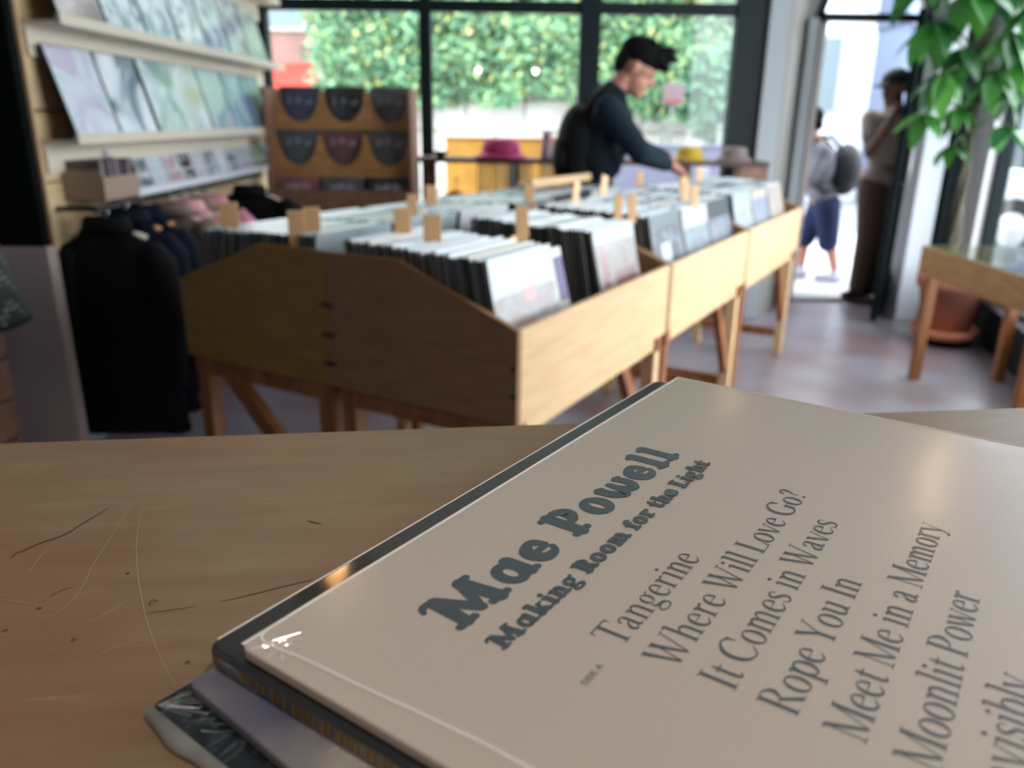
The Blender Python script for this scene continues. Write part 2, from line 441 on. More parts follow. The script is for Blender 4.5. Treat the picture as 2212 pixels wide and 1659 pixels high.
# white tray with face-out discs
tr = thing('display_tray', 'white lipped tray holding face-out discs below the ledges', 'tray', (-1.602, 3.14, 1.015))
acr = mat('white_acrylic', 'd8dae2', .25, coat=.4)
obj('tray_base', MB().box(0, .135, 0, 2.1, 0, .012), acr, tr, bevel=.002)
obj('tray_lip', MB().box(.125, .135, 0, 2.1, .012, .028), acr, tr)
obj('tray_end', MB().prism([(0, .012), (.135, .012), (.135, .03), (.03, .175), (0, .175)], 0, .012, 'y'), acr, tr)
obj('tray_wire', MB().tube([(.13, .012, .075), (.13, 2.1, .075)], .0035, 6), acr, tr)
obj('tray_end', MB().prism([(0, .012), (.135, .012), (.135, .03), (.03, .175), (0, .175)], 2.09, 2.10, 'y'), acr, tr)
disc_cols = [('red brown', '7d4a48'), ('slate grey', '59616c'), ('pale blue', 'b4c0cc'), ('dusty pink', 'b08890'), ('black', '2a2729'), ('light grey', 'b9bcc2'),
             ('blue grey', '76889a'), ('white', 'd8dade'), ('teal', '4f6f74'), ('lavender', 'b2afc4'), ('silver grey', 'a4a8b0'), ('off-white', 'cfd0d2'), ('steel blue', '7c90a6')]
for i, (cn, c) in enumerate(disc_cols):
    r = thing('disc_case', f'{cn} disc case standing face-out in the white tray', 'disc case', (-1.545, 3.165 + i * .158, 1.028), 0, 'discs in the white tray')
    R = (0, -.28, 0)
    obj('case', MB().box(-.01, 0, 0, .142, 0, .125), mat('case_plastic', 'ccd2da', .2, coat=.5), r, rot=R)
    obj('cover_print', MB().box(.0002, .001, .012, .138, .004, .121), art('disc_' + str(i), c, c, 'c9cdd6', 14, i + 20), r, rot=R)

# ------------------------------------------------------------------ clothes under the display
rail = thing('clothes_rail', 'dark metal clothes rail under the display wall', 'clothes rail', (-1.44, 2.8, .975))
obj('rail_tube', MB().tube([(0, -.06, .03), (0, 1.8, .03)], .011), dark_metal, rail, smooth=True)
for yy in (0.0, .9, 1.75):
    obj('rail_bracket', MB().box(-.30, 0, yy - .008, yy + .008, .02, .036), dark_metal, rail)
def garment(name, label, y, zt, zb, w, m, hang_m, shoulder=.05, t=.05, x=-1.45, sleeves=True, group=None, flare=.02):
    g = thing(name, label, 'garment', (x, y, zt), random.uniform(-.12, .12), group)
    h = zt - zb
    n = 14
    mbb = MB(); rows = []
    prof = [(0, .07), (.03, .11), (.07, w * .42), (.14, w * .5), (.35, w * .47), (.65, w * .48 + flare * .5), (1.0, w * .5 + flare)]
    for fz, hw in prof:
        ring = []
        for j in range(n * 2):
            a = 2 * PI * j / (n * 2)
            th = t * (.35 + .65 * min(1, fz * 5)) * (1 + .25 * math.sin(5 * a + fz * 6))
            ring.append((hw * math.cos(a), th * math.sin(a), -fz * h + (.015 * math.sin(3 * a) if fz == 1.0 else 0)))
        rows.append(ring)
    vs = [p for r in rows for p in r]; k = n * 2
    fs = [(i * k + j, i * k + (j + 1) % k, (i + 1) * k + (j + 1) % k, (i + 1) * k + j) for i in range(len(rows) - 1) for j in range(k)]
    fs += [list(range(k))[::-1], [(len(rows) - 1) * k + j for j in range(k)]]
    mbb.add(vs, fs)
    obj('body', mbb, m, g, smooth=True)
    if sleeves:
        for sx in (-1, 1):
            obj('sleeve', MB().tube([(sx * w * .40, 0, -h * .10), (sx * w * .50, .01, -h * .18), (sx * (w * .53), .012, -h * .45), (sx * (w * .50), .015, -h * .78)], [.045, .06, .055, .042], 10), m, g, smooth=True)
    hk = obj('hanger', MB().tube([(-w * .40, 0, -.045), (0, 0, .012), (w * .40, 0, -.045)], .011, 8), hang_m, g, smooth=True)
    obj('hanger_hook', MB().tube([(0, 0, .012), (0, 0, .03), (.012, 0, .045), (0, 0, .062), (-.012, 0, .05)], .0035, 6), steel, hk, smooth=True)
    obj('collar', MB().lathe([(.085, -.02), (.09, .0), (.075, .03), (.06, .028), (.06, -.02)], 16, sy=.55), m, g, smooth=True)
    return g
black_cloth = mat('black_cloth', '0a0c0f', .85, spec=.2, bump=.2, scale=40)
navy_cloth = mat('navy_cloth', '0a1122', .85, spec=.2, bump=.2, scale=40)
pink_cloth = mat('pink_cloth', 'd08a9c', .85, var='c07a8e', scale=20)
taupe_cloth = mat('taupe_cloth', '7d6c63', .85)
rose_cloth = mat('rose_cloth', 'd8a0a4', .85)
hg_w = mat('white_hanger', 'c9c0b3', .5); hg_o = mat('orange_wood_hanger', 'c88a58', .5)
garment('jacket', 'black jacket on a white hanger, nearest on the clothes rail', 2.82, .945, .17, .33, black_cloth, hg_w, x=-1.445, t=.045, flare=.045)
garment('jacket', 'navy black jacket on an orange wooden hanger, second on the rail', 2.96, .955, .20, .29, navy_cloth, hg_o, x=-1.44, t=.045, flare=.045)
garment('jacket', 'navy jacket with blue lining, third on the clothes rail', 3.10, .955, .24, .29, navy_cloth, hg_o, x=-1.445, t=.045, flare=.045)
gs = [('taupe shirt hanging behind the dark jackets', taupe_cloth, 3.34), ('rose shirt hanging between two taupe shirts', rose_cloth, 3.44),
      ('brown taupe shirt hanging beside the pink shirt', taupe_cloth, 3.54), ('pink shirt hanging on the clothes rail', pink_cloth, 3.66)]
for i, (lb, m_, y) in enumerate(gs):
    garment('shirt', lb, y, .945, .40, .29, m_, hg_w, t=.028, x=-1.43 + .012 * i, flare=.02)
garment('shirt', 'black shirt at the far end of the clothes rail', 4.05, .96, .45, .40, black_cloth, hg_w, t=.035, x=-1.33)

# crate and dotted shade at the left edge
cr_ = thing('wooden_crate', 'low wooden crate under the dark dotted shade', 'crate', (-1.63, 1.95, 0))
for k in range(6):
    obj('slat', MB().box(-.28, .12, -.02, 0, .02 + k * .122, .13 + k * .122), wood_brown, cr_, bevel=.003)
    obj('slat', MB().box(.10, .12, 0, .30, .02 + k * .122, .13 + k * .122), wood_brown, cr_, bevel=.003)
obj('crate_top', MB().box(-.28, .12, -.02, .30, .745, .762), wood_brown, cr_)
obj('corner_post', MB().box(.07, .10, 0, .03, 0, .745), wood_brown, cr_)
sh = thing('woven_shade', 'dark dotted conical woven shade on the wooden crate', 'shade', (-1.535, 2.08, .768))
def dotted():
    m = bpy.data.materials.new('dotted_weave'); m.use_nodes = True
    N = m.node_tree.nodes; L = m.node_tree.links; b = N['Principled BSDF']
    tc = N.new('ShaderNodeTexCoord'); v = N.new('ShaderNodeTexVoronoi'); v.inputs['Scale'].default_value = 62; v.inputs['Randomness'].default_value = .15
    r = N.new('ShaderNodeValToRGB'); e = r.color_ramp.elements
    e[0].position = .22; e[0].color = (*srgb('8c8f8c'), 1); e[1].position = .3; e[1].color = (*srgb('1a2220'), 1)
    L.new(tc.outputs['Object'], v.inputs[0]); L.new(v.outputs['Distance'], r.inputs[0]); L.new(r.outputs[0], b.inputs['Base Color'])
    b.inputs['Roughness'].default_value = .8
    return m
obj('shade_cone', MB().lathe([(.185, 0), (.19, .004), (.14, .24), (.13, .24), (.175, .004)], 32), dotted(), sh, smooth=True)
obj('rim', MB().lathe([(.184, -.004), (.194, 0), (.190, .012), (.180, .008)], 32), black_cloth, sh, smooth=True)

# ------------------------------------------------------------------ single rack by the window
rk = thing('singles_rack', 'brown wooden tiered rack with scalloped fronts by the window', 'rack', (-1.04, 4.86, 0))
obj('side_panel', MB().box(-.43, -.412, -.02, .34, 0, 1.48), wood_brown, rk); obj('side_panel', MB().box(.412, .43, -.02, .34, 0, 1.48), wood_brown, rk)
obj('back_panel', MB().box(-.412, .412, .32, .34, 0, 1.47), wood_brown, rk)
rackwood = mat('rack_front_wood', 'a87a48', .5, var='94683b', scale=3, stretch=(2, 8, 8))
def scallop(z0, z1, y):
    """front board with three half-round cut-outs along its top edge"""
    mbb = MB(); x = -.412; pts = [(-.412, z0), (.412, z0), (.412, z1)]
    for k in (2, 1, 0):
        cx_ = -.412 + .137 + k * .2747
        pts.append((cx_ + .122, z1))
        for i in range(1, 12):
            a = PI * i / 12; pts.append((cx_ + .122 * math.cos(a), z1 - .175 * math.sin(a)))
        pts.append((cx_ - .122, z1))
    pts.append((-.412, z1))
    # split in columns so every face stays simple
    top = pts[2:]
    n = len(top)
    for i in range(n - 1):
        (a, b), (c, d) = top[i], top[i + 1]
        if abs(a - c) < 1e-6: continue
        mbb.add([(c, y, z0), (a, y, z0), (a, y, b), (c, y, d), (c, y + .012, z0), (a, y + .012, z0), (a, y + .012, b), (c, y + .012, d)],
                [(0, 1, 2, 3), (7, 6, 5, 4), (3, 2, 6, 7), (0, 4, 5, 1)])
    return mbb
tiers = [(.20, 1.235, 1.465), (.10, .985, 1.225), (.0, .895, .975)]
obj('front_board', scallop(1.20, 1.462, .20), rackwood, rk)
obj('front_board', scallop(.97, 1.212, .10), rackwood, rk)
obj('front_board', MB().box(-.412, .412, 0, .012, .0, .90), wood_brown, rk)
obj('shelf', MB().box(-.412, .412, .21, .32, 1.20, 1.212), wood_brown, rk); obj('shelf', MB().box(-.412, .412, .11, .32, .97, .982), wood_brown, rk)
obj('shelf', MB().box(-.412, .412, .012, .32, .78, .792), wood_brown, rk)
sc = [(.236, 1.235, .26, [('dark blue single with grey letters in the rack, top left pocket', '33405f'), ('black single in the top middle pocket of the rack', '15181a'), ('grey single in the top right pocket of the rack', '66646a')]),
      (.136, 1.005, .24, [('blue grey single in the middle left pocket of the rack', '454b55'), ('red and black single in the centre pocket of the rack', '6d3a40'), ('grey single with pale stripe in the middle right pocket', '555452')]),
      (.035, .795, .18, [('pink and dark single in the bottom left pocket of the rack', '93525f'), ('grey single in the bottom middle pocket of the rack', '55565e'), ('black single in the bottom right pocket of the rack', '1a1d20')])]
for yy, zb, hh, row in sc:
    for k, (lb, c) in enumerate(row):
        r = thing('single', lb, 'record', (-1.04 - .412 + .137 + k * .2747 - .125 + random.uniform(-.005, .005), 4.86 + yy, zb), 0, 'singles in the scalloped rack')
        obj('sleeve', MB().box(0, .25, 0, .02, 0, hh), mat('single_' + c, c, .4, coat=.3, var='3a3c40', scale=9), r, rot=(-.08, 0, 0), bevel=.001, seg=1)
        obj('paper_label', MB().box(.05, .20, -.002, -.0006, hh * .6, hh * .8), mat('single_band_' + c, c, .4, var='8f9094', scale=22, mixfac=(.5, .6)), r, rot=(-.08, 0, 0))

# ------------------------------------------------------------------ record bins
BO = Vector((.011, 1.736, 0)); BA = math.atan2(.8683, .4961)
def BF(a, c, z=0):
    return Vector((BO.x + a * .4961 - c * .8683, BO.y + a * .8683 + c * .4961, z))
UL = 1.056
screw_m = mat('screw_dark', '2c2416', .5)
def bin_unit(k, side, label):
    """side +1: right row (front at across 0), -1: left row (front at across 1.16)"""
    L_ = UL if k < 2 else 1.2
    b = thing('record_bin', label, 'record bin', BF(k * UL, 0 if side > 0 else 1.156), BA)
    s = side
    woodm = wood_pink_shaded if s > 0 else wood_yellow_shaded
    poly = [(0, .625), (0, .86), (s * .34, .992), (s * .577, .992), (s * .577, .625)]
    if s < 0: poly = poly[::-1]
    e = .002
    for q, x0 in enumerate((e, L_ - .02)):
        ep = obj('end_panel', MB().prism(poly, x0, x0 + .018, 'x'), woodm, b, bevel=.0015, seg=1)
        if q == 0 and k == 0:
            for zz in (.69, .77, .85):
                obj('screw', MB().prism([(s * .56, zz - .006), (s * .577, zz - .006), (s * .577, zz + .007), (s * .555, zz + .004)], -.001, .0025, 'x'), screw_m, ep)
            if s > 0:
                for zz in (.70, .77):
                    obj('screw', MB().prism([(.002, zz - .005), (.016, zz - .004), (.016, zz + .005), (.002, zz + .006)], -.001, .0025, 'x'), screw_m, ep)
    y0, y1 = sorted((0, s * .018))
    obj('front_board', MB().box(e + .018, L_ - .02, y0, y1, .625, .86), wood_ply, b, bevel=.0015, seg=1)
    y0, y1 = sorted((s * .56, s * .577))
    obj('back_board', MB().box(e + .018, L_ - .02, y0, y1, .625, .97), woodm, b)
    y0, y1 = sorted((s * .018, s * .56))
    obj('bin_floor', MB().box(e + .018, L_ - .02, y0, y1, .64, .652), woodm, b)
    return b
names = {(0, 1): 'light plywood record bin, nearest of the right-hand row', (1, 1): 'light plywood record bin, middle of the right-hand row',
         (2, 1): 'light plywood record bin, far end of the right-hand row', (0, -1): 'yellow-brown plywood record bin, nearest of the left-hand row',
         (1, -1): 'yellow-brown plywood record bin, far one of the left-hand row'}
for (k, s), lb in names.items(): bin_unit(k, s, lb)

def stand(k, side, label):
    L_ = UL if k < 2 else 1.2
    b = thing('bin_stand', label, 'stand', BF(k * UL, 0 if side > 0 else 1.156), BA)
    s = side
    ya, yb = s * .035, s * .535
    for x in (.04, L_ - .05):
        for y in (ya, yb):
            obj('leg', MB().box(x - .024, x + .024, y - .024, y + .024, 0, .57), wood_red if x < .1 else wood_ply, b, bevel=.002, seg=1)
        y0, y1 = sorted((ya, yb))
        obj('rail', MB().box(x - .022, x + .022, y0 - .03, y1 + .03, .57, .623), wood_red, b, bevel=.002, seg=1)
        obj('rail', MB().box(x - .018, x + .018, y0 + .024, y1 - .024, .10, .15), wood_red, b, bevel=.002, seg=1)
        obj('brace', MB().bar((x, ya + s * .10, .58), (x, yb - s * .02, .20), .035, .05), wood_red, b)
    for y in (ya, yb):
        obj('side_rail', MB().box(.065, L_ - .075, y - .02, y + .02, .575, .623), wood_ply, b, bevel=.002, seg=1)
        obj('brace', MB().bar((L_ - .32, y, .58), (L_ - .07, y, .22), .03, .045), wood_red, b)
    return b
stn = {(0, 1): 'reddish wooden leg stand under the nearest right-hand bin', (1, 1): 'wooden leg stand under the middle right-hand bin', (2, 1): 'wooden leg stand under the far right-hand bin',
       (0, -1): 'reddish wooden leg stand under the nearest left-hand bin', (1, -1): 'wooden leg stand under the far left-hand bin'}
for (k, s), lb in stn.items(): stand(k, s, lb)

# records standing in the bins
rec_cols = ['b4bbbf', 'a5aeb4', 'c8cccd', '98a2a8', 'bdbeb9', '7f898e', 'b0b8be', 'cccfd1', '60696e', 'a8b3b7', 'c1c5c8', '8a969d', 'b8c0c4', '3a4246', 'a0aaaf', 'bab4a8']
rec_m = mat('bin_sleeves', 'c9d0d4', .3, coat=.35, rand=rec_cols)
rec_mi = mat('bin_sleeves_packed', 'c9d0d4', .3, coat=.35, rand=rec_cols, island=True)
RW, RH, RT = .315, .315, .0060
LEAN = .20
side_cols = ['171d20', '22292d', '101416', '4a5054', '2e2728', '182428', '6a6f72', '1b1f24', '33393d', '0e1215']
rec_s = mat('sleeve_spines_shaded', '22292d', .4, rand=side_cols); rec_si = mat('sleeve_spines_shaded_packed', '22292d', .4, rand=side_cols, island=True)  # dark spines, with the shade on the sleeve sides put into the colour
def two_tone(me, m2):
    me.materials.append(m2)
    for p in me.polygons:
        q = [me.vertices[i].co for i in p.vertices]
        e1_, e2_ = (q[1] - q[0]).length, (q[2] - q[1]).length
        if min(e1_, e2_) < .01 and (abs(q[0].z - q[2].z) > .2): p.material_index = 1
rec_me = mesh('record', MB().box(0, RW, 0, RT, 0, RH), rec_m); two_tone(rec_me, rec_s)
stuff = MB()
right_cols = [.03, .62, 1.085, 1.42, 1.75, 2.14, 2.48, 2.83]
left_cols = [.03, .375, .72, 1.09, 1.435, 1.755]
def rec_matrix(a, c, s, lean, da=0, dz=0):
    p = BF(a + da, c, .655 + dz)
    return Matrix.Translation(p) @ Matrix.Rotation(BA, 4, 'Z') @ Matrix.Rotation(-lean * s, 4, 'X')
n_ind = 0
for s, cols in ((1, right_cols), (-1, left_cols)):
    for ci, a in enumerate(cols):
        depth0, depth1 = .035, .49
        n = 60
        for i in range(n):
            c = depth0 + (depth1 - depth0) * i / n + random.uniform(-.001, .001)
            cc = c if s > 0 else 1.156 - c - RT
            if s > 0 and i == 0: continue            # the facing record is built on its own
            lean = LEAN + random.uniform(-.012, .012) - .06 * i / n
            dz = .045 + .012 * i / n + random.uniform(-.006, .004)
            Mx = rec_matrix(a, cc, s, lean, random.uniform(-.004, .004), dz)
            ind = (s > 0 and (ci < 2 or (ci == 2 and i < 50) or i < 9)) or (s < 0 and ci == 0)
            if ind:
                o = link('record', rec_me); o.matrix_world = Mx; n_ind += 1
                where = {(1, 0): 'nearest column of the right-hand bins', (1, 1): 'second column of the right-hand bins', (1, 2): 'third column of the right-hand bins',
                         (-1, 0): 'nearest column of the left-hand bins'}.get((s, ci), 'far columns of the right-hand bins')
                tag(o, 'record sleeve standing packed edge-up in the ' + where, 'record', 'records in the ' + where)
            else:
                vs = [(0, 0, 0), (RW, 0, 0), (RW, RT, 0), (0, RT, 0), (0, 0, RH), (RW, 0, RH), (RW, RT, RH), (0, RT, RH)]
                stuff.add([Mx @ Vector(v) for v in vs], [(3, 2, 1, 0), (4, 5, 6, 7), (0, 1, 5, 4), (1, 2, 6, 5), (2, 3, 7, 6), (3, 0, 4, 7)])
pk_ = obj('packed_records', stuff, rec_mi); two_tone(pk_.data, rec_si)
tag(pk_, 'packed rows of record sleeves filling the farther bin columns', 'records', kind='stuff')
# facing records
sl_white = mat('sleeve_white', 'b4b2ae', .3, coat=.35)
facing = [('white record cover with pink print facing the nearest corner of the bins', '8c8a8a', '848186', '836f6a', [((.14, .20), (.20, .235), '9a443e'), ((.10, .245), (.20, .265), '6d6076')]),
          ('cream record cover with red vertical letters facing out of the bin', '88807a', '8c847e', '73625f', [((.035, .15), (.07, .28), '741022'), ((.12, .12), (.28, .19), '704447')]),
          ('dark grey record cover with a pale figure facing out of the bin', '4a4d57', '3c3f49', '707884', [((.06, .265), (.26, .29), '2e2f36'), ((.08, .10), (.17, .22), 'b9c6d2')]),
          ('pale green-grey record cover facing out of the middle bin', '818e8d', '78838b', '6a7582', []),
          ('lavender grey record cover facing out of the middle bin', '7a7e8a', '707382', '5f6476', []),
          ('blue grey record cover facing out of the far bin', '93a0b0', '8793a4', 'a8a59a', []),
          ('slate record cover facing out of the far bin', '8a95a4', '768090', 'a0a0a8', []),
          ('white cream record cover at the far end of the bins', 'b0a9a4', 'a89e98', '9f9088', [])]
for ci, (lb, c1, c2, c3, patches) in enumerate(facing):
    a = right_cols[ci]
    o = thing('record', lb, 'record', (0, 0, 0)); o.matrix_world = rec_matrix(a, .028, 1, LEAN + .05, 0, .04)
    obj('sleeve', MB().box(0, RW, 0, RT, 0, RH), sl_white, o)
    obj('cover_print', MB().box(.003, RW - .003, -.001, -.0002, .003, RH - .003), art('facing_%d' % ci, c1, c2, c3, 9, ci + 40, rough=.4, coat=.25), o)
    for (x0, z0), (x1, z1), c in patches:
        obj('print_patch', MB().box(x0, x1, -.0016, -.0011, z0, z1), mat('print_' + c, c, .3, coat=.5), o)
# the purple striped record just behind, pushed to the side
o = thing('record', 'cream record with a purple sticker beside the nearest facing cover', 'record'); o.matrix_world = rec_matrix(.125, .042, 1, LEAN + .05, 0, .030)
obj('sleeve', MB().box(0, RW, 0, RT, 0, RH), sl_white, o)
obj('sticker', MB().box(.262, .313, -.001, -.0002, .17, .29), mat('purple_print', '3c2263', .4), o)

# wooden divider cards
tabs = [(.10, 1.02, .06, 0), (.06, .72, .052, 0), (.14, .74, .052, 0), (.20, .47, .055, 0), (.13, .32, .055, 0), (.62, .76, .04, 0), (.46, .24, .045, 0), (1.23, .66, .045, 0),
        (1.16, .45, .04, .5), (1.60, .54, .05, .6), (.98, .16, .035, 0), (1.03, .13, .035, 0), (2.28, .62, .04, 0), (2.72, .42, .04, 0), (1.66, .15, .04, 0), (1.56, .08, .035, 0), (.95, .92, .05, 0), (2.0, .27, .04, 0)]
where = ['at the front left corner', 'left of a pair near the front', 'right of a pair near the front', 'behind the front middle of the near bin', 'at the front middle of the near bin', 'far back in the left row', 'in the second column of the near bin',
         'at the back of the left row', 'tilted, in the middle of the bins', 'tall and tilted, in the middle of the bins', 'left of two close tabs in the right row', 'right of two close tabs in the right row',
         'near the browsing customer', 'at the far end of the right row', 'behind the lavender facing record', 'just behind the pale facing record', 'half way along the left row', 'behind the blue grey facing record']
for (a, c, w, tilt), wh in zip(tabs, where):
    o = thing('divider_card', 'orange wooden divider tab ' + wh, 'divider'); 
    s = 1 if c < .575 else -1
    ctr = BF(a, c, .70)
    o.location = ctr; o.rotation_euler = (0, 0, BA)
    obj('tab', MB().box(-w * .42, w * .42, -.003, .003, .29, .388 if not tilt else .415), wood_tab, o, rot=(-.12 * s, tilt * .5, -.85 if tilt == 0 else -.3), bevel=.001, seg=1)
    obj('card', MB().box(-.02, .02, -.0018, .0018, .0, .305), wood_tab, o, rot=(-.12 * s, 0, 0))
# plank lying on the left row
pl = thing('wooden_plank', 'brown wooden plank lying on the far records by the customer', 'plank', BF(1.62, .86, 1.032), BA)
obj('board', MB().box(0, .62, -.012, .012, 0, .035), wood_ply, pl, bevel=.002); obj('board', MB().box(0, .62, .012, .09, 0, .010), wood_brown, pl, bevel=.002)

# ------------------------------------------------------------------ counter
m_counter = bpy.data.materials.new('worn_counter_wood'); m_counter.use_nodes = True
N = m_counter.node_tree.nodes; L = m_counter.node_tree.links; b = N['Principled BSDF']
tc = N.new('ShaderNodeTexCoord')
mp = N.new('ShaderNodeMapping'); mp.inputs['Scale'].default_value = (3, 16, 16); mp.inputs['Rotation'].default_value = (0, 0, .15)
n1 = N.new('ShaderNodeTexNoise'); n1.inputs['Scale'].default_value = 5; n1.inputs['Detail'].default_value = 7; n1.inputs['Distortion'].default_value = .4
n2 = N.new('ShaderNodeTexNoise'); n2.inputs['Scale'].default_value = 7; n2.inputs['Detail'].default_value = 3
L.new(tc.outputs['Object'], mp.inputs[0]); L.new(mp.outputs[0], n1.inputs['Vector']); L.new(tc.outputs['Object'], n2.inputs['Vector'])
r1 = N.new('ShaderNodeValToRGB'); e = r1.color_ramp.elements
e[0].position = .3; e[0].color = (*srgb('7c624c'), 1); e[1].position = .7; e[1].color = (*srgb('947c62'), 1)
r2 = N.new('ShaderNodeValToRGB'); e = r2.color_ramp.elements
e[0].position = .4; e[0].color = (*srgb('835f48'), 1); e[1].position = .62; e[1].color = (*srgb('887a5e'), 1)
mx = N.new('ShaderNodeMix'); mx.data_type = 'RGBA'; mx.inputs['Factor'].default_value = .5
L.new(n1.outputs['Fac'], r1.inputs[0]); L.new(n2.outputs['Fac'], r2.inputs[0]); L.new(r1.outputs[0], mx.inputs['A']); L.new(r2.outputs[0], mx.inputs['B'])
# fine scuffs
mp3 = N.new('ShaderNodeMapping'); mp3.inputs['Rotation'].default_value = (0, 0, .7); mp3.inputs['Scale'].default_value = (2, 60, 1)
n3 = N.new('ShaderNodeTexNoise'); n3.inputs['Scale'].default_value = 14; n3.inputs['Detail'].default_value = 2
L.new(tc.outputs['Object'], mp3.inputs[0]); L.new(mp3.outputs[0], n3.inputs['Vector'])
mr3 = N.new('ShaderNodeMapRange'); mr3.inputs[1].default_value = .66; mr3.inputs[2].default_value = .8; mr3.inputs[4].default_value = .35
L.new(n3.outputs['Fac'], mr3.inputs[0])
mx3 = N.new('ShaderNodeMix'); mx3.data_type = 'RGBA'; mx3.inputs['B'].default_value = (*srgb('c2a780'), 1)
L.new(mr3.outputs[0], mx3.inputs['Factor']); L.new(mx.outputs['Result'], mx3.inputs['A']); L.new(mx3.outputs['Result'], b.inputs['Base Color'])
mrr = N.new('ShaderNodeMapRange'); mrr.inputs[3].default_value = .36; mrr.inputs[4].default_value = .52
L.new(n2.outputs['Fac'], mrr.inputs[0]); L.new(mrr.outputs[0], b.inputs['Roughness'])
bp = N.new('ShaderNodeBump'); bp.inputs['Strength'].default_value = .08; bp.inputs['Distance'].default_value = .002
L.new(n1.outputs['Fac'], bp.inputs['Height']); L.new(bp.outputs[0], b.inputs['Normal'])
ZT = 1.156
CA = math.atan2(.458 - .381, .317 + .269)
ct = thing('counter', 'worn scratched wooden shop counter in the foreground', 'counter', (0, .4165, 0), CA)
obj('countertop', MB().box(-1.1, 1.35, -.75, 0, ZT - .032, ZT), m_counter, ct, bevel=.003)
obj('front_panel', MB().box(-1.05, 1.3, -.05, -.03, 0, ZT - .032), wood_brown, ct)
obj('side_panel', MB().box(-1.05, -1.03, -.7, -.05, 0, ZT - .032), wood_brown, ct); obj('side_panel', MB().box(1.28, 1.3, -.7, -.05, 0, ZT - .032), wood_brown, ct)
scr_l = mat('scratch_pale', 'a8977c', .6); scr_d = mat('scratch_dark', '4f4038', .7)
scr = {'d1': [[-0.1933, 0.2671], [-0.1938, 0.2707], [-0.1919, 0.2724], [-0.1887, 0.2785], [-0.1829, 0.2851], [-0.1799, 0.2959], [-0.176, 0.3091]],
 'a1': [[-0.1703, 0.3329], [-0.1666, 0.3058], [-0.1625, 0.2806], [-0.1596, 0.2631], [-0.1561, 0.2487], [-0.1552, 0.2368], [-0.1591, 0.2281], [-0.1687, 0.2203]],
 'a2': [[-0.1655, 0.3221], [-0.1585, 0.3003], [-0.1503, 0.2792], [-0.14, 0.2576], [-0.1311, 0.2413], [-0.1246, 0.2301], [-0.1157, 0.2164], [-0.1075, 0.205], [-0.1004, 0.196]],
 'd2': [[-0.0731, 0.255], [-0.0822, 0.2505], [-0.0922, 0.2451], [-0.1026, 0.24]], 'd3': [[-0.1105, 0.237], [-0.1171, 0.2349], [-0.1258, 0.2327]],
 'a3': [[-0.1809, 0.2398], [-0.1732, 0.2383], [-0.1642, 0.2364]], 'd4': [[-0.1592, 0.248], [-0.1612, 0.2466], [-0.1635, 0.2438], [-0.1639, 0.2411]],
 'd5': [[-0.0868, 0.3], [-0.0838, 0.2986], [-0.0803, 0.2974]], 'a4': [[-0.2265, 0.3537], [-0.2274, 0.3391], [-0.228, 0.3267]],
 'a5': [[-0.1188, 0.2186], [-0.1262, 0.2151], [-0.1317, 0.2097]], 'a6': [[-0.1842, 0.2766], [-0.182, 0.264], [-0.1805, 0.2559]], 'a7': [[-0.1428, 0.2273], [-0.1386, 0.2334], [-0.1357, 0.2399]]}
def to_counter(x, y):
    dx, dy = x, y - .4165
    return (dx * math.cos(CA) + dy * math.sin(CA), -dx * math.sin(CA) + dy * math.cos(CA))
def catmull(P, per=8):
    P = [tuple(p) for p in P]; out = []
    Q = [P[0]] + P + [P[-1]]
    for i in range(1, len(Q) - 2):
        for j in range(per):
            t = j / per
            out.append(tuple(.5 * ((2 * b_) + (-a_ + c_) * t + (2 * a_ - 5 * b_ + 4 * c_ - d_) * t * t + (-a_ + 3 * b_ - 3 * c_ + d_) * t ** 3)
                             for a_, b_, c_, d_ in zip(Q[i - 1], Q[i], Q[i + 1], Q[i + 2])))
    out.append(P[-1]); return out
def ribbon(mbb, pts, ws, z):
    n = len(pts); vs = []
    for i, p in enumerate(pts):
        a = pts[max(i - 1, 0)]; c = pts[min(i + 1, n - 1)]
        dx, dy = c[0] - a[0], c[1] - a[1]; l = math.hypot(dx, dy) or 1
        nx, ny = -dy / l, dx / l; w = ws[i] / 2
        vs += [(p[0] + nx * w, p[1] + ny * w, z), (p[0] - nx * w, p[1] - ny * w, z)]
    mbb.add(vs, [(2 * i, 2 * i + 1, 2 * i + 3, 2 * i + 2) for i in range(n - 1)])
for k, pts in scr.items():
    cp = catmull([to_counter(*p) for p in pts], 8)
    n = len(cp); w = {'d1': .0011, 'd2': .0007, 'd5': .0009}.get(k, .0004 if k[0] == 'd' else .00032)
    mbb = MB(); ribbon(mbb, cp, [w * (.35 + .65 * math.sin(PI * (i + .5) / n)) for i in range(n)], ZT + .00015)
    obj('scratch', mbb, scr_d if k[0] == 'd' else scr_l, ct)
cxr, cyr = to_counter(-.1262, .239)
mbb = MB(); ribbon(mbb, [(cxr + .0011 * math.cos(t * .5), cyr + .0016 * math.sin(t * .5)) for t in range(11)], [.0004] * 11, ZT + .00015)
obj('scratch', mbb, scr_d, ct)
for (x, y) in ((-.1428, .2175), (-.1013, .2072), (-.164, .2347), (-.1438, .2572), (-.1679, .2218)):
    px_, py_ = to_counter(x, y)
    obj('dent', MB().prism([(px_ + .0011 * math.cos(t) * random.uniform(.5, 1), py_ + .0011 * math.sin(t) * random.uniform(.5, 1)) for t in [2 * PI * i / 9 for i in range(9)]], ZT - .0005, ZT + .00012), scr_d, ct)

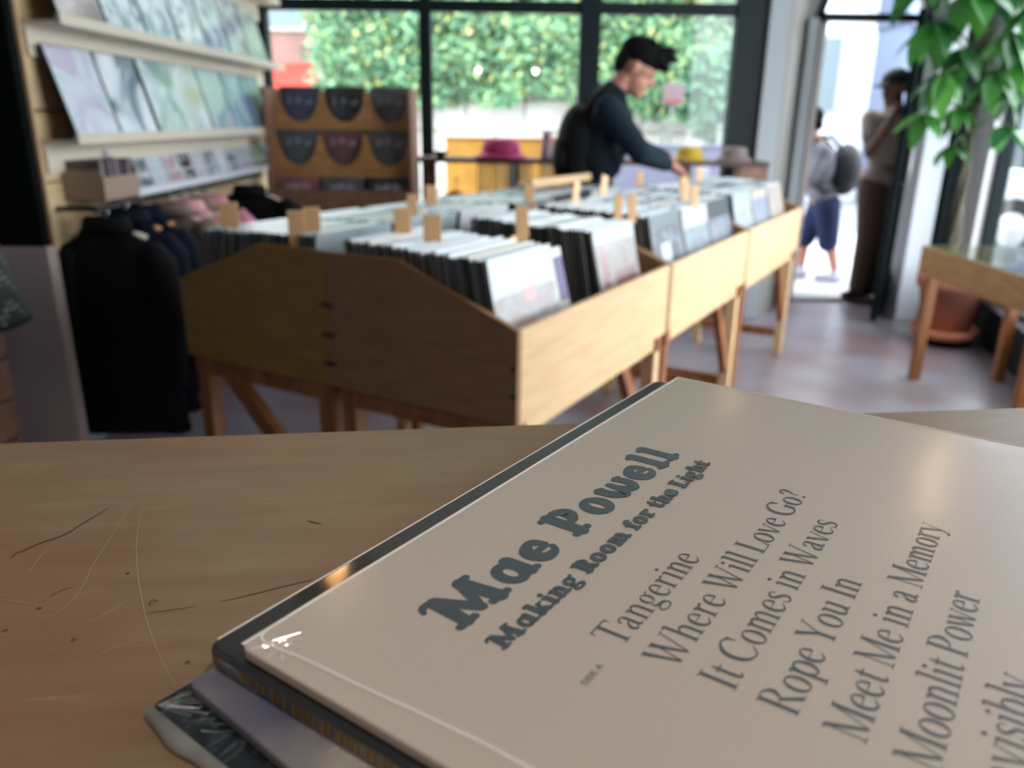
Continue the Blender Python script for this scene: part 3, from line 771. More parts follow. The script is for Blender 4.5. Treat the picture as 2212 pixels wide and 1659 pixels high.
# ------------------------------------------------------------------ lettering engine (cap height = 1)
class Pen:
    def __init__(s): s.mb = MB(); s.k = 0
    def z(s): s.k += 1; return s.k * 2.0e-6
    def poly(s, P): s.mb.add([(x, y, s.z0) for x, y in P], [list(range(len(P)))])
    def stroke(s, pts, cap):
        z = s.z(); xy = [(p[0], p[1]) for p in pts]; ws = [p[2] for p in pts]
        ribbon(s.mb, xy, ws, z)
        if cap:
            for p in (pts[0], pts[-1]): s.dot(p[0], p[1], p[2] / 2)
    def line(s, x0, y0, x1, y1, w0, w1=None, cap=False):
        w1 = w0 if w1 is None else w1
        s.stroke([(x0, y0, w0), (x1, y1, w1)], cap)
    def curve(s, P, cap=False): s.stroke(catmull(P, 7), cap)
    def dot(s, x, y, r, n=14):
        z = s.z(); s.mb.add([(x + r * math.cos(2 * PI * i / n), y + r * math.sin(2 * PI * i / n), z) for i in range(n)], [list(range(n))])
    def ring(s, cx, cy, rx, ry, ix, iy, n=28):
        z = s.z(); vs = []
        for i in range(n):
            t = 2 * PI * i / n
            vs += [(cx + rx * math.cos(t), cy + ry * math.sin(t), z), (cx + ix * math.cos(t), cy + iy * math.sin(t), z)]
        s.mb.add(vs, [(2 * i, 2 * i + 1, (2 * i + 3) % (2 * n), (2 * i + 2) % (2 * n)) for i in range(n)])

# glyph programs: l=line(cap), k=sharp line, c=curve(cap), q=sharp curve, r=ring, d=dot ; first value = advance
HV = {
 'M': (1.52, [('l', .30, .10, .38, .86, .24, .28), ('l', .40, .86, .78, .16, .25, .22), ('l', .78, .16, 1.10, .86, .18, .22), ('l', 1.12, .86, 1.24, .10, .30, .30), ('l', .10, .07, .50, .07, .14), ('l', 1.02, .07, 1.46, .07, .14), ('c', (.04, .82, .09), (.14, .93, .13), (.36, .93, .14)), ('l', 1.08, .93, 1.34, .93, .14)]),
 'a': (.92, [('r', .37, .345, .34, .37, .12, .20), ('l', .64, .62, .66, .12, .28, .28), ('l', .62, .07, .86, .07, .14), ('l', .56, .66, .72, .66, .14)]),
 'e': (.80, [('k', .16, .36, .70, .36, .14), ('c', (.66, .40, .14), (.56, .60, .20), (.38, .64, .18), (.18, .50, .28), (.15, .33, .30), (.24, .14, .26), (.42, .08, .20), (.60, .12, .14), (.70, .24, .11))]),
 'P': (.98, [('l', .28, .08, .28, .90, .28), ('l', .07, .07, .52, .07, .14), ('l', .06, .93, .34, .93, .13), ('c', (.34, .93, .12), (.58, .91, .20), (.74, .70, .32), (.58, .47, .20), (.34, .44, .13))]),
 'o': (.84, [('r', .39, .35, .38, .38, .10, .25)]),
 'w': (1.16, [('c', (.14, .62, .26), (.18, .34, .28), (.36, .12, .24), (.52, .26, .20), (.56, .60, .18)), ('c', (.56, .50, .16), (.62, .22, .22), (.80, .11, .22), (.96, .30, .24), (.94, .62, .22)), ('l', .04, .65, .26, .65, .12), ('l', .84, .65, 1.04, .65, .12)]),
 'l': (.52, [('l', .26, .08, .25, .92, .26), ('l', .08, .94, .26, .94, .13), ('l', .08, .07, .46, .07, .14)]),
 'i': (.48, [('d', .24, .90, .13), ('l', .25, .08, .25, .58, .26), ('l', .08, .64, .26, .64, .13), ('l', .07, .07, .44, .07, .14)]),
 'n': (.88, [('l', .23, .08, .23, .60, .25), ('l', .06, .65, .24, .65, .12), ('l', .06, .07, .40, .07, .14), ('c', (.28, .46, .16), (.44, .62, .20), (.60, .52, .26), (.63, .30, .26), (.63, .10, .26)), ('l', .48, .07, .82, .07, .14)]),
 'm': (1.30, [('l', .23, .08, .23, .60, .25), ('l', .06, .65, .24, .65, .12), ('l', .06, .07, .38, .07, .14), ('c', (.28, .46, .16), (.42, .62, .20), (.56, .52, .25), (.61, .30, .25), (.61, .10, .25)), ('l', .50, .07, .76, .07, .14),
              ('c', (.66, .46, .16), (.82, .62, .20), (.96, .52, .25), (1.01, .30, .25), (1.01, .10, .25)), ('l', .90, .07, 1.20, .07, .14)]),
 'h': (.90, [('l', .24, .08, .24, .90, .26), ('l', .07, .94, .24, .94, .13), ('l', .07, .07, .41, .07, .14), ('c', (.28, .46, .16), (.44, .62, .20), (.61, .52, .26), (.64, .30, .26), (.64, .10, .26)), ('l', .50, .07, .83, .07, .14)]),
 'k': (.92, [('l', .24, .08, .24, .90, .26), ('l', .07, .94, .24, .94, .13), ('l', .07, .07, .42, .07, .14), ('l', .34, .30, .68, .60, .14), ('l', .44, .38, .70, .10, .26), ('l', .58, .07, .86, .07, .14), ('l', .54, .63, .80, .63, .12)]),
 'g': (.86, [('r', .37, .42, .33, .27, .11, .15), ('r', .38, -.13, .36, .20, .17, .07), ('c', (.22, .22, .14), (.16, .10, .16), (.30, .03, .2)), ('c', (.58, .58, .14), (.74, .64, .16))]),
 'R': (1.02, [('l', .28, .08, .28, .90, .28), ('l', .07, .07, .48, .07, .14), ('l', .06, .93, .34, .93, .13), ('c', (.34, .93, .12), (.56, .91, .20), (.71, .72, .30), (.56, .50, .20), (.34, .47, .13)), ('c', (.52, .46, .22), (.68, .28, .28), (.76, .10, .24), (.94, .09, .13))]),
 'f': (.62, [('c', (.28, .10, .25), (.27, .60, .25), (.32, .84, .21), (.46, .92, .17), (.58, .84, .16)), ('l', .08, .63, .50, .63, .13), ('l', .10, .07, .48, .07, .14)]),
 'r': (.70, [('l', .23, .08, .23, .60, .25), ('l', .06, .65, .24, .65, .12), ('l', .06, .07, .44, .07, .14), ('c', (.28, .44, .15), (.40, .60, .18), (.56, .58, .24))]),
 't': (.60, [('c', (.27, .88, .18), (.26, .50, .25), (.27, .20, .25), (.36, .09, .19), (.54, .15, .11)), ('l', .06, .63, .52, .63, .13)]),
 'L': (.90, [('l', .28, .08, .28, .90, .28), ('l', .07, .07, .78, .07, .15), ('l', .78, .09, .80, .30, .16, .10), ('l', .06, .93, .50, .93, .13)]),
}
def sf(x, y, w=.13): return ('k', x - w, y, x + w, y, .028)
def fl(x, y): return ('k', x - .15, y - .055, x, y - .012, .03, .07)
ST, HR = .105, .032
SL = {
 'T': (.80, [('k', .40, .02, .40, .97, .125), sf(.40, .014, .17), ('k', .04, .972, .76, .972, .05), ('k', .05, .99, .04, .78, .06, .015), ('k', .75, .99, .76, .78, .06, .015)]),
 'a': (.56, [('q', (.10, .50, .09), (.15, .61, .06), (.27, .645, .045), (.37, .56, .10), (.38, .34, .105), (.38, .13, .105), (.43, .03, .07), (.55, .08, .025)), ('q', (.37, .40, .025), (.22, .34, .05), (.11, .19, .11), (.15, .05, .09), (.26, .04, .045), (.38, .15, .025))]),
 'n': (.70, [('k', .17, .02, .17, .64, ST), fl(.17, .66), sf(.17, .014), ('q', (.20, .50, .03), (.32, .625, .06), (.44, .61, .09), (.515, .48, .105), (.52, .26, .105), (.52, .02, .105)), sf(.52, .014)]),
 'g': (.60, [('r', .27, .43, .215, .225, .115, .20), ('r', .29, -.15, .265, .145, .20, .10), ('q', (.16, .22, .03), (.10, .11, .06), (.22, .03, .09), (.42, .0, .08), (.5, -.08, .07)), ('q', (.42, .58, .03), (.50, .63, .05), (.58, .61, .07))]),
 'e': (.56, [('k', .09, .375, .49, .375, .03), ('q', (.47, .375, .09), (.43, .56, .07), (.29, .648, .035), (.13, .53, .09), (.08, .32, .115), (.15, .11, .10), (.31, .02, .06), (.52, .15, .02))]),
 'r': (.49, [('k', .17, .02, .17, .64, ST), fl(.17, .66), sf(.17, .014, .14), ('q', (.20, .48, .03), (.30, .61, .06), (.42, .60, .11))]),
 'i': (.34, [('k', .17, .02, .17, .64, ST), fl(.17, .66), sf(.17, .014), ('d', .17, .88, .065)]),
 'l': (.34, [('k', .17, .02, .17, 1.02, ST), fl(.17, 1.04), sf(.17, .014)]),
 'h': (.70, [('k', .17, .02, .17, 1.02, ST), fl(.17, 1.04), sf(.17, .014), ('q', (.20, .50, .03), (.32, .625, .06), (.44, .61, .09), (.515, .48, .105), (.52, .26, .105), (.52, .02, .105)), sf(.52, .014)]),
 'b': (.66, [('k', .16, .04, .16, 1.02, ST), fl(.16, 1.04), ('r', .36, .32, .265, .345, .15, .295)]),
 'm': (1.04, [('k', .17, .02, .17, .64, ST), fl(.17, .66), sf(.17, .014), ('q', (.20, .50, .03), (.31, .625, .06), (.42, .61, .09), (.49, .48, .105), (.50, .26, .105), (.50, .02, .105)), sf(.50, .014, .12),
              ('q', (.54, .50, .03), (.65, .625, .06), (.76, .61, .09), (.83, .48, .105), (.84, .26, .105), (.84, .02, .105)), sf(.84, .014)]),
 'o': (.62, [('r', .31, .32, .28, .345, .165, .305)]),
 'v': (.60, [('k', .09, .64, .31, .0, .115, .06), ('k', .53, .64, .32, .0, .03, .05), sf(.09, .645, .10), sf(.53, .645, .08)]),
 'w': (.88, [('k', .09, .64, .28, .0, .115, .06), ('k', .44, .64, .29, .0, .03, .05), ('k', .40, .64, .60, .0, .115, .06), ('k', .79, .64, .61, .0, .03, .05), sf(.09, .645, .10), sf(.40, .645, .09), sf(.79, .645, .08)]),
 'y': (.60, [('k', .09, .64, .31, .02, .115, .06), ('q', (.53, .64, .03), (.40, .28, .035), (.29, -.03, .05), (.19, -.22, .05), (.06, -.23, .10)), sf(.09, .645, .10), sf(.53, .645, .08)]),
 's': (.46, [('q', (.38, .49, .03), (.33, .61, .04), (.22, .645, .05), (.10, .55, .085), (.15, .41, .10), (.32, .29, .105), (.385, .14, .085), (.25, .01, .05), (.12, .04, .04), (.07, .17, .03))]),
 'p': (.66, [('k', .16, -.27, .16, .64, ST), fl(.16, .66), sf(.16, -.276), ('r', .36, .32, .265, .345, .15, .295)]),
 'u': (.70, [('q', (.17, .64, .105), (.17, .40, .105), (.18, .16, .105), (.27, .03, .08), (.38, .05, .045), (.50, .17, .03)), fl(.17, .66), ('k', .52, .02, .52, .64, ST), fl(.52, .66), ('k', .52, .014, .66, .03, .03)]),
 't': (.40, [('q', (.20, .84, .02), (.19, .64, .105), (.185, .36, .105), (.19, .13, .105), (.25, .025, .07), (.38, .10, .025)), ('k', .04, .635, .37, .635, .045)]),
 'W': (1.22, [('k', .12, .97, .40, .0, .135, .07), ('k', .62, .97, .41, .0, .035, .05), ('k', .52, .97, .82, .0, .135, .07), ('k', 1.09, .97, .83, .0, .035, .05), sf(.12, .982, .12), sf(.52, .982, .10), sf(1.09, .982, .11)]),
 'I': (.40, [('k', .20, .02, .20, .97, .125), sf(.20, .014, .16), sf(.20, .976, .16)]),
 'C': (.86, [('q', (.76, .70, .03), (.72, .88, .07), (.58, .985, .05), (.40, .97, .06), (.18, .80, .12), (.10, .50, .135), (.18, .18, .12), (.40, .02, .06), (.60, .02, .05), (.78, .20, .03)), ('k', .755, .96, .765, .68, .04, .02)]),
 'G': (.94, [('q', (.76, .70, .03), (.72, .88, .07), (.58, .985, .05), (.40, .97, .06), (.18, .80, .12), (.10, .50, .135), (.18, .18, .12), (.40, .02, .06), (.60, .03, .05), (.75, .12, .06)), ('k', .755, .96, .765, .68, .04, .02), ('k', .76, .08, .76, .42, .12), sf(.76, .43, .14)]),
 'L': (.72, [('k', .19, .02, .19, .97, .125), sf(.19, .976, .16), ('k', .04, .016, .66, .016, .035), ('k', .64, .01, .68, .24, .07, .02)]),
 'R': (.84, [('k', .19, .02, .19, .97, .125), sf(.19, .014, .15), ('k', .04, .975, .40, .975, .03), ('q', (.22, .972, .035), (.44, .955, .05), (.585, .75, .13), (.44, .53, .05), (.22, .505, .03)), ('k', .40, .52, .72, .02, .10, .125), ('k', .66, .014, .84, .014, .03)]),
 'P': (.74, [('k', .19, .02, .19, .97, .125), sf(.19, .014, .16), ('k', .04, .975, .40, .975, .03), ('q', (.22, .972, .035), (.44, .955, .05), (.60, .72, .135), (.44, .47, .05), (.22, .445, .03))]),
 'Y': (.84, [('k', .12, .97, .41, .44, .13, .10), ('k', .73, .97, .44, .46, .035, .05), ('k', .42, .02, .42, .47, .12), sf(.42, .014, .15), sf(.12, .982, .12), sf(.73, .982, .10)]),
 'M': (1.12, [('k', .17, .02, .20, .97, .04), ('k', .19, .97, .55, .03, .125, .09), ('k', .56, .03, .92, .97, .035), ('k', .93, .02, .93, .97, .125), sf(.17, .014, .13), sf(.93, .014, .15), sf(.15, .976, .10), sf(.97, .976, .10)]),
 '?': (.48, [('q', (.08, .76, .10), (.15, .93, .06), (.27, .97, .05), (.38, .82, .11), (.32, .62, .08), (.23, .46, .04), (.22, .27, .03)), ('d', .22, .06, .065)]),
}
def set_text(txt, font, size, x0, x1, track=0, space=.34):
    """build one line of lettering, fitted between x0 and x1; baseline y = 0"""
    adv = 0; place = []
    for ch in txt:
        if ch == ' ': adv += space; continue
        place.append((ch, adv)); adv += font[ch][0] + track
    tot = adv - track
    sx = (x1 - x0) / tot
    pen = Pen(); out = MB()
    for ch, ax in place:
        p = Pen(); p.k = pen.k
        for g in font[ch][1]:
            t = g[0]
            if font is HV:
                if t in 'lk': g = g[:5] + tuple(w_ * 1.2 for w_ in g[5:])
                elif t in 'cq': g = (t,) + tuple((q_[0], q_[1], q_[2] * 1.2) for q_ in g[1:])
                elif t == 'r': g = (t, g[1], g[2], g[3] * 1.04, g[4] * 1.04, g[5] * .82, g[6] * .84)
            if t in 'lk': p.line(*g[1:], cap=(t == 'l'))
            elif t in 'cq': p.curve(list(g[1:]), cap=(t == 'c'))
            elif t == 'r': p.ring(*g[1:])
            elif t == 'd': p.dot(*g[1:])
        pen.k = p.k
        out.add([(x0 + (ax + x) * sx, y * size, zz) for x, y, zz in p.mb.v], p.mb.f)
    return out

# ------------------------------------------------------------------ stack of records on the counter
ZC = 1.1743
RA = math.radians(55.505)
ax_ = Vector((math.cos(RA), math.sin(RA), 0))
def lp(name, label, loc, ang, thick, m, w=.3141):
    r = thing(name, label, 'record', loc, ang)
    return r
def shell(w, t, r=.004, zt=0):
    """flat sleeve with softly rounded corners, top face at zt, occupying x 0..w, y -w..0"""
    pts = []
    for cx_, cy_, a0 in ((w - r, -r, 0), (r, -r, PI / 2), (r, -w + r, PI), (w - r, -w + r, 1.5 * PI)):
        for i in range(5): pts.append((cx_ + r * math.cos(a0 + i * PI / 8), cy_ + r * math.sin(a0 + i * PI / 8)))
    return MB().prism(pts, zt - t, zt)
m_tan = bpy.data.materials.new('tan_card_in_shrink_wrap'); m_tan.use_nodes = True
N = m_tan.node_tree.nodes; L = m_tan.node_tree.links; b = N['Principled BSDF']
tc = N.new('ShaderNodeTexCoord'); nz = N.new('ShaderNodeTexNoise'); nz.inputs['Scale'].default_value = 900; nz.inputs['Detail'].default_value = 2
L.new(tc.outputs['Object'], nz.inputs['Vector'])
r_ = N.new('ShaderNodeValToRGB'); e = r_.color_ramp.elements
e[0].position = .3; e[0].color = (*srgb('b8aca0'), 1); e[1].position = .7; e[1].color = (*srgb('c0b3a6'), 1)
L.new(nz.outputs['Fac'], r_.inputs[0]); L.new(r_.outputs[0], b.inputs['Base Color'])
b.inputs['Roughness'].default_value = .5; b.inputs['Coat Weight'].default_value = .8; b.inputs['Coat Roughness'].default_value = .2; b.inputs['Coat IOR'].default_value = 1.4
nw = N.new('ShaderNodeTexNoise'); nw.inputs['Scale'].default_value = 16; nw.inputs['Detail'].default_value = 3
L.new(tc.outputs['Object'], nw.inputs['Vector'])
bp = N.new('ShaderNodeBump'); bp.inputs['Strength'].default_value = .12; bp.inputs['Distance'].default_value = .004
L.new(nw.outputs['Fac'], bp.inputs['Height']); L.new(bp.outputs[0], b.inputs['Coat Normal'])

A = Vector((-.0785, .1918, ZC))
top = thing('record', 'tan record sleeve with dark printed track list on top of the stack', 'record', A, RA)
obj('sleeve', shell(.3141, .0036), m_tan, top, bevel=.0006, seg=2)
ink = mat('dark_teal_ink', '424d52', .45, coat=.7)
def put(txt, font, size, u0, u1, v, nm='lettering', **k):
    mb_ = set_text(txt, font, size, u0, u1, **k)
    o = obj(nm, mb_, ink, top, loc=(0, -v, .00012))
    return o
t_ = put('Mae Powell', HV, .0181, .0425, .2055, .0484, track=.06, space=.42); t_['label'] = 'heavy dark lettering reading Mae Powell'
t_ = put('Making Room for the Light', HV, .0074, .0428, .2045, .0641, track=.02, space=.42); t_['label'] = 'heavy lettering reading Making Room for the Light'
SZ = .0108
lines = [('Tangerine', .0642, .1255, .0911), ('Where Will Love Go?', .0640, .1985, .1079), ('It Comes in Waves', .0648, .1805, .1245), ('Rope You In', .0648, .1425, .1411),
         ('Meet Me in a Memory', .0650, .2015, .1579), ('Moonlit Power', .0652, .1565, .1745), ('Invisibly', .0652, .1180, .1911)]
for tx, u0, u1, v in lines:
    t_ = put(tx, SL, SZ, u0, u1, v, space=.30); t_['label'] = 'serif track title reading ' + tx.rstrip('?')
SANS = {'S': (.62, [('q', (.5, .8, .11), (.42, .93, .11), (.25, .95, .11), (.12, .78, .11), (.25, .56, .11), (.42, .45, .11), (.5, .24, .11), (.32, .05, .11), (.08, .2, .11))]), 'I': (.28, [('k', .14, 0, .14, 1, .12)]),
        'D': (.70, [('k', .14, 0, .14, 1, .12), ('q', (.14, .95, .11), (.42, .93, .11), (.58, .7, .11), (.6, .5, .12), (.58, .3, .11), (.42, .07, .11), (.14, .05, .11))]),
        'E': (.58, [('k', .14, 0, .14, 1, .12), ('k', .14, .95, .52, .95, .11), ('k', .14, .5, .48, .5, .11), ('k', .14, .05, .52, .05, .11)]), 'A': (.70, [('k', .06, 0, .34, 1, .11), ('k', .64, 0, .36, 1, .11), ('k', .16, .33, .54, .33, .10)])}
t_ = put('SIDE A', SANS, .0020, .0437, .0540, .0909, track=.05); t_['label'] = 'tiny lettering reading SIDE A'
# shrink-wrap seam and crinkles of the top sleeve
m_seam = mat('shrink_film', 'e9dfd8', .15, coat=1.0)
seam = [(.105, .0012), (.0427, .0004), (.0150, .0007), (.0085, .0012), (.0060, .0028), (.0055, .0064), (.0060, .0116), (.0072, .022), (.0084, .0429), (.0105, .0704), (.0112, .094), (.0112, .20), (.0105, .31)]
def ridge(pts, w, h):
    cp = catmull(pts, 8); mbb = MB(); n = len(cp); vs = []
    for i, p in enumerate(cp):
        a = cp[max(i - 1, 0)]; c = cp[min(i + 1, n - 1)]; dx, dy = c[0] - a[0], c[1] - a[1]; l = math.hypot(dx, dy) or 1
        nx, ny = -dy / l, dx / l
        for o_, zz in ((-w, 0), (0, h), (w, 0)): vs.append((p[0] + nx * o_, p[1] + ny * o_, zz))
    mbb.add(vs, [(3 * i + j, 3 * i + j + 1, 3 * i + 4 + j, 3 * i + 3 + j) for i in range(n - 1) for j in (0, 1)])
    return mbb
sw = obj('shrink_seam', ridge([(u, -v) for u, v in seam], .00055, .0004), m_seam, top, loc=(0, 0, .00005), smooth=True)
for i in range(15):
    a0 = random.uniform(0, 2 * PI); l = random.uniform(.003, .009)
    p0 = (.0055 + random.uniform(-.001, .003), -.006 - random.uniform(0, .006)); p1 = (max(.0012, p0[0] + l * math.cos(a0)), min(-.0012, p0[1] + l * math.sin(a0)))
    pm = ((p0[0] + p1[0]) / 2 + random.uniform(-.0008, .0008), (p0[1] + p1[1]) / 2 + random.uniform(-.0008, .0008))
    obj('film_crease', ridge([p0, pm, p1], .00016, .00014), m_seam, top, loc=(0, 0, .00005))
obj('film_edge', ridge([(.001, -.0006), (.1, -.0007), (.2, -.0006), (.3131, -.0008)], .0007, .0003), m_seam, top, loc=(0, 0, .00003))
obj('film_edge', ridge([(.3134, -.001), (.3132, -.1), (.3136, -.2), (.3133, -.313)], .0009, .0004), m_seam, top, loc=(0, 0, .00003))

# second record: glossy black, rotated a touch
blk = thing('record', 'glossy black record sleeve with gold spine letters under the tan one', 'record', Vector((-.0902, .1966, ZC - .0038)), math.radians(55.5))
m_blk = mat('glossy_black_sleeve', '0d1215', .15, coat=1.0); m_blk.node_tree.nodes['Principled BSDF'].inputs['Coat IOR'].default_value = 1.9; m_blk.node_tree.nodes['Principled BSDF'].inputs['Coat Roughness'].default_value = .06; m_blk.node_tree.nodes['Principled BSDF'].inputs['Roughness'].default_value = .4
obj('sleeve', shell(.3141, .0068, .004), m_blk, blk, bevel=.0013, seg=3)
gold = mat('gold_foil', '9a7c3a', .35, metal=.7)
xs = .016
while xs < .27:
    hh = random.choice([.0036, .0036, .0028]); ww = random.choice([.0007, .0009, .0014])
    obj('spine_letter', MB().box(-.00025, .00005, -xs - ww, -xs, -.0036 - hh / 2, -.0036 + hh / 2), gold, blk)
    xs += ww + random.choice([.0008, .0011, .0011, .0028])
m_glint = mat('film_glint', '757c7d', .3, coat=.6)
for i in range(7):
    obj('film_crease', MB().tube([(.0004, -.0045 - i * .0011, -.0004), (-.0002, -.0065 - i * .0015, -.0028), (-.0001, -.0115 - i * .0019, -.0062)], .00009, 5), m_glint, blk)
obj('film_edge', ridge([(.004, -.0004), (.1, -.0005), (.2, -.0004), (.31, -.0005)], .0004, .0002), m_seam, blk, loc=(0, 0, .0))
# third record: pale grey sleeve in cloudy film
wht = thing('record', 'pale grey cloudy record sleeve third in the stack', 'record', Vector((-.0936, .1895, ZC - .0108)), math.radians(50.6))
m_wht = art('pale_sleeve', 'aaa59c', '8f8785', '5b5c70', 16, 3, rough=.35, coat=.5, dist=.8)
obj('sleeve', shell(.3141, .0040, .003), m_wht, wht, bevel=.0008, seg=2)
for i in range(14):
    obj('film_crease', ridge([(.008 + random.uniform(0, .004), -.02 - i * .011), (.013, -.021 - i * .011 + random.uniform(-.002, .002)), (.02 + random.uniform(0, .006), -.023 - i * .011)], .0005, .0003), m_wht, wht, loc=(0, 0, .0))
# bottom record: black marbled sleeve in crumpled film
drk = thing('record', 'black record sleeve in crumpled film at the bottom of the stack', 'record', Vector((-.1027, .1840, ZC - .0150)), math.radians(52.8))
m_drk = art('dark_marbled', '0c1216', '141b20', '3c464c', 70, 5, rough=.25, coat=.7, dist=4, stretch=(.5, 1.6, 1))
obj('sleeve', shell(.3141, .0030, .003), m_drk, drk, bevel=.0006, seg=2)
m_film = mat('crumpled_film', '8f918c', .25, coat=.8, var='6d6f6a', scale=60)
fl_ = MB(); n = 60; vs = []
for i in range(n + 1):
    y = -.001 - .31 * i / n; j1, j2, j3 = (random.uniform(-.0006, .0006) for _ in range(3))
    bulge = .0016 * math.exp(-((y + .018) / .012) ** 2)
    vs += [(.0002, y, .0004), (-.0016 + j1 * .6, y, .0001 + j2 * .3), (-.0026 + j2 - bulge, y, -.0015), (-.0022 - bulge + j1, y, -.0026), (.0, y, -.0030)]
fl_.add(vs, [(5 * i + j, 5 * i + j + 1, 5 * i + 6 + j, 5 * i + 5 + j) for i in range(n) for j in range(4)])
obj('film_skirt', fl_, m_film, drk, smooth=True)
for i in range(60):
    if i < 16:
        a0 = -.10 - 1.25 * i / 16 + random.uniform(-.05, .05); p0 = (.0015 + .001 * random.random(), -.0015 - .001 * random.random()); l = random.uniform(.008, .016)
    else:
        p0 = (random.uniform(.002, .012), -random.uniform(.01, .17)); a0 = random.gauss(-.35, .4); l = random.uniform(.004, .011)
    p1 = (max(.001, p0[0] + l * math.cos(a0)), min(-.001, p0[1] + l * math.sin(a0)))
    obj('film_crease', ridge([p0, ((p0[0] + p1[0]) / 2 + random.uniform(-.0006, .0006), (p0[1] + p1[1]) / 2), p1], .00010, .00007), m_glint, drk, loc=(0, 0, .00003))

# ------------------------------------------------------------------ pendant lamps above the shop (aisle and window ones read off reflections)
def pendant(x, y, z, label, power, col=(1, .72, .42)):
    t = thing('pendant_lamp', label, 'lamp', (x, y, z))
    obj('cord', MB().tube([(0, 0, .17), (0, 0, 3.0 - z)], .004, 6), black_paint, t)
    obj('lamp_shade', MB().lathe([(.03, .18), (.04, .17), (.13, .03), (.128, .028), (.036, .165), (.028, .175)], 28), black_paint, t, smooth=True)
    obj('bulb', MB().lathe([(.004, -.035), (.022, -.025), (.034, .0), (.03, .025), (.015, .05), (.012, .08)], 16), mat('warm_bulb', 'ffd9a0', .4, emit='ffb765', estr=5), t, smooth=True)
    l = bpy.data.lights.new('bulb_light', 'POINT'); l.energy = power; l.color = col; l.shadow_soft_size = .03
    lo = bpy.data.objects.new('bulb_light', l); COL.objects.link(lo); lo.parent = t; lo.location = (0, 0, -.05)
pendant(1.62, 2.75, 2.40, 'black pendant lamp with warm bulb over the right aisle', 2.5)
pendant(-.50, 1.97, 2.25, 'black pendant lamp with warm bulb over the left aisle', 1.6)
pendant(1.15, 3.95, 2.38, 'black pendant lamp with warm bulb near the window', 1.0)
pendant(-.50, -.05, 1.98, 'unseen black pendant lamp added to light the left end of the counter', 6.5, (1, .90, .80))  # this lamp and the next are added to brighten the counter and stack
pendant(.26, -.12, 1.98, 'unseen black pendant lamp added to light the stack of records', 11.5, (1, .93, .86))

#PART2
# ------------------------------------------------------------------ outside: ground, hedge bank, street
m_pave = mat('pale_pavement', 'b4b2b0', .8, var='9f9d9c', scale=1.5)
struct('ground_pavement', MB().box(-14, 16, 6.25, 10.2, -.14, -.005).box(3.35, 16, -4, 6.25, -.14, -.005), m_pave)
struct('ground_road', MB().box(-14, 16, 10.2, 24, -.16, -.06).box(16, 30, -4, 24, -.16, -.06), mat('asphalt', '8b8c90', .85, var='7a7b80', scale=2))
# retaining wall behind the window, blocks with recessed joints
rwall = struct('wall_retaining', MB().box(-2.72, 3.45, 11.55, 11.9, -.1, 2.2), mat('wall_mortar', 'b4b2aa', .9))
blk_m = mat('render_block', 'c6c5bd', .9, var='b8b7ae', scale=5)
bme = mesh('block', MB().box(-.395, .395, -.05, .05, -.195, .195), blk_m, bevel=.012, seg=1)
for r in range(6):
    for c in range(7):
        link('block', bme, rwall, (-2.3 + c * .81 + (.4 if r % 2 else 0) - .0, 11.53 + random.uniform(-.008, .008), .14 + r * .41))
# hanging hedge
random.seed(11)
def leaf_cloud(n, sampler, size, m, label, cat, name='hedge'):
    vs = []; fs = []
    for i in range(n):
        p, nrm = sampler()
        s_ = random.uniform(*size)
        d = Vector((random.gauss(0, .6), random.gauss(-.6, .5), random.gauss(.1, .6))).normalized()
        u = d.cross(Vector((random.gauss(0, 1), random.gauss(0, 1), random.gauss(0, 1)))).normalized(); v = d.cross(u)
        o = len(vs)
        vs += [p - u * s_, p + v * s_ * .45 + d * s_ * .12, p + u * s_, p - v * s_ * .45 + d * s_ * .12]
        fs.append((o, o + 1, o + 2, o + 3))
    mb_ = MB(); mb_.v = [tuple(v) for v in vs]; mb_.f = fs
    me = bpy.data.meshes.new(name); me.from_pydata(mb_.v, [], mb_.f); me.materials.append(m)
    return me
def nz3(x, y, z): return noise.noise(Vector((x, y, z)))
hedge_cols = ['6f9a74', '5a8860', '7ba676', '467552', '88ac7c', '567f62', '98b078', '66946e', '3f6a4e', 'acb674', '76a07c', '5f8064']
hm = mat('hedge_leaves', '4f8a55', .5, rand=hedge_cols, island=True)
def hs():
    while True:
        x = random.uniform(-2.75 + .25 * nz3(1, random.random() * 3, 2), 3.3); z = random.uniform(1.15, 4.6)
        low = 1.50 + .30 * nz3(x * 1.3, 0, 3) + .12 * nz3(x * 4, 1, 0) - (.15 if x > 1.6 else 0)
        if z > low: break
    y = 11.0 + .45 * nz3(x * .9, z * .9, 5) + .25 * nz3(x * 2.2, z * 2.2, 9) - (z - 1.4) * -.10 + random.uniform(0, .25)
    return Vector((x, y, z)), None
hd = thing('hanging_hedge', 'green climbing hedge hanging over the pale wall outside the window', 'hedge', (0, 11.2, 1.2))
lv = link('foliage', leaf_cloud(23000, hs, (.045, .085), hm, '', ''), hd, (0, -11.2, -1.2)); lv['kind'] = 'stuff'
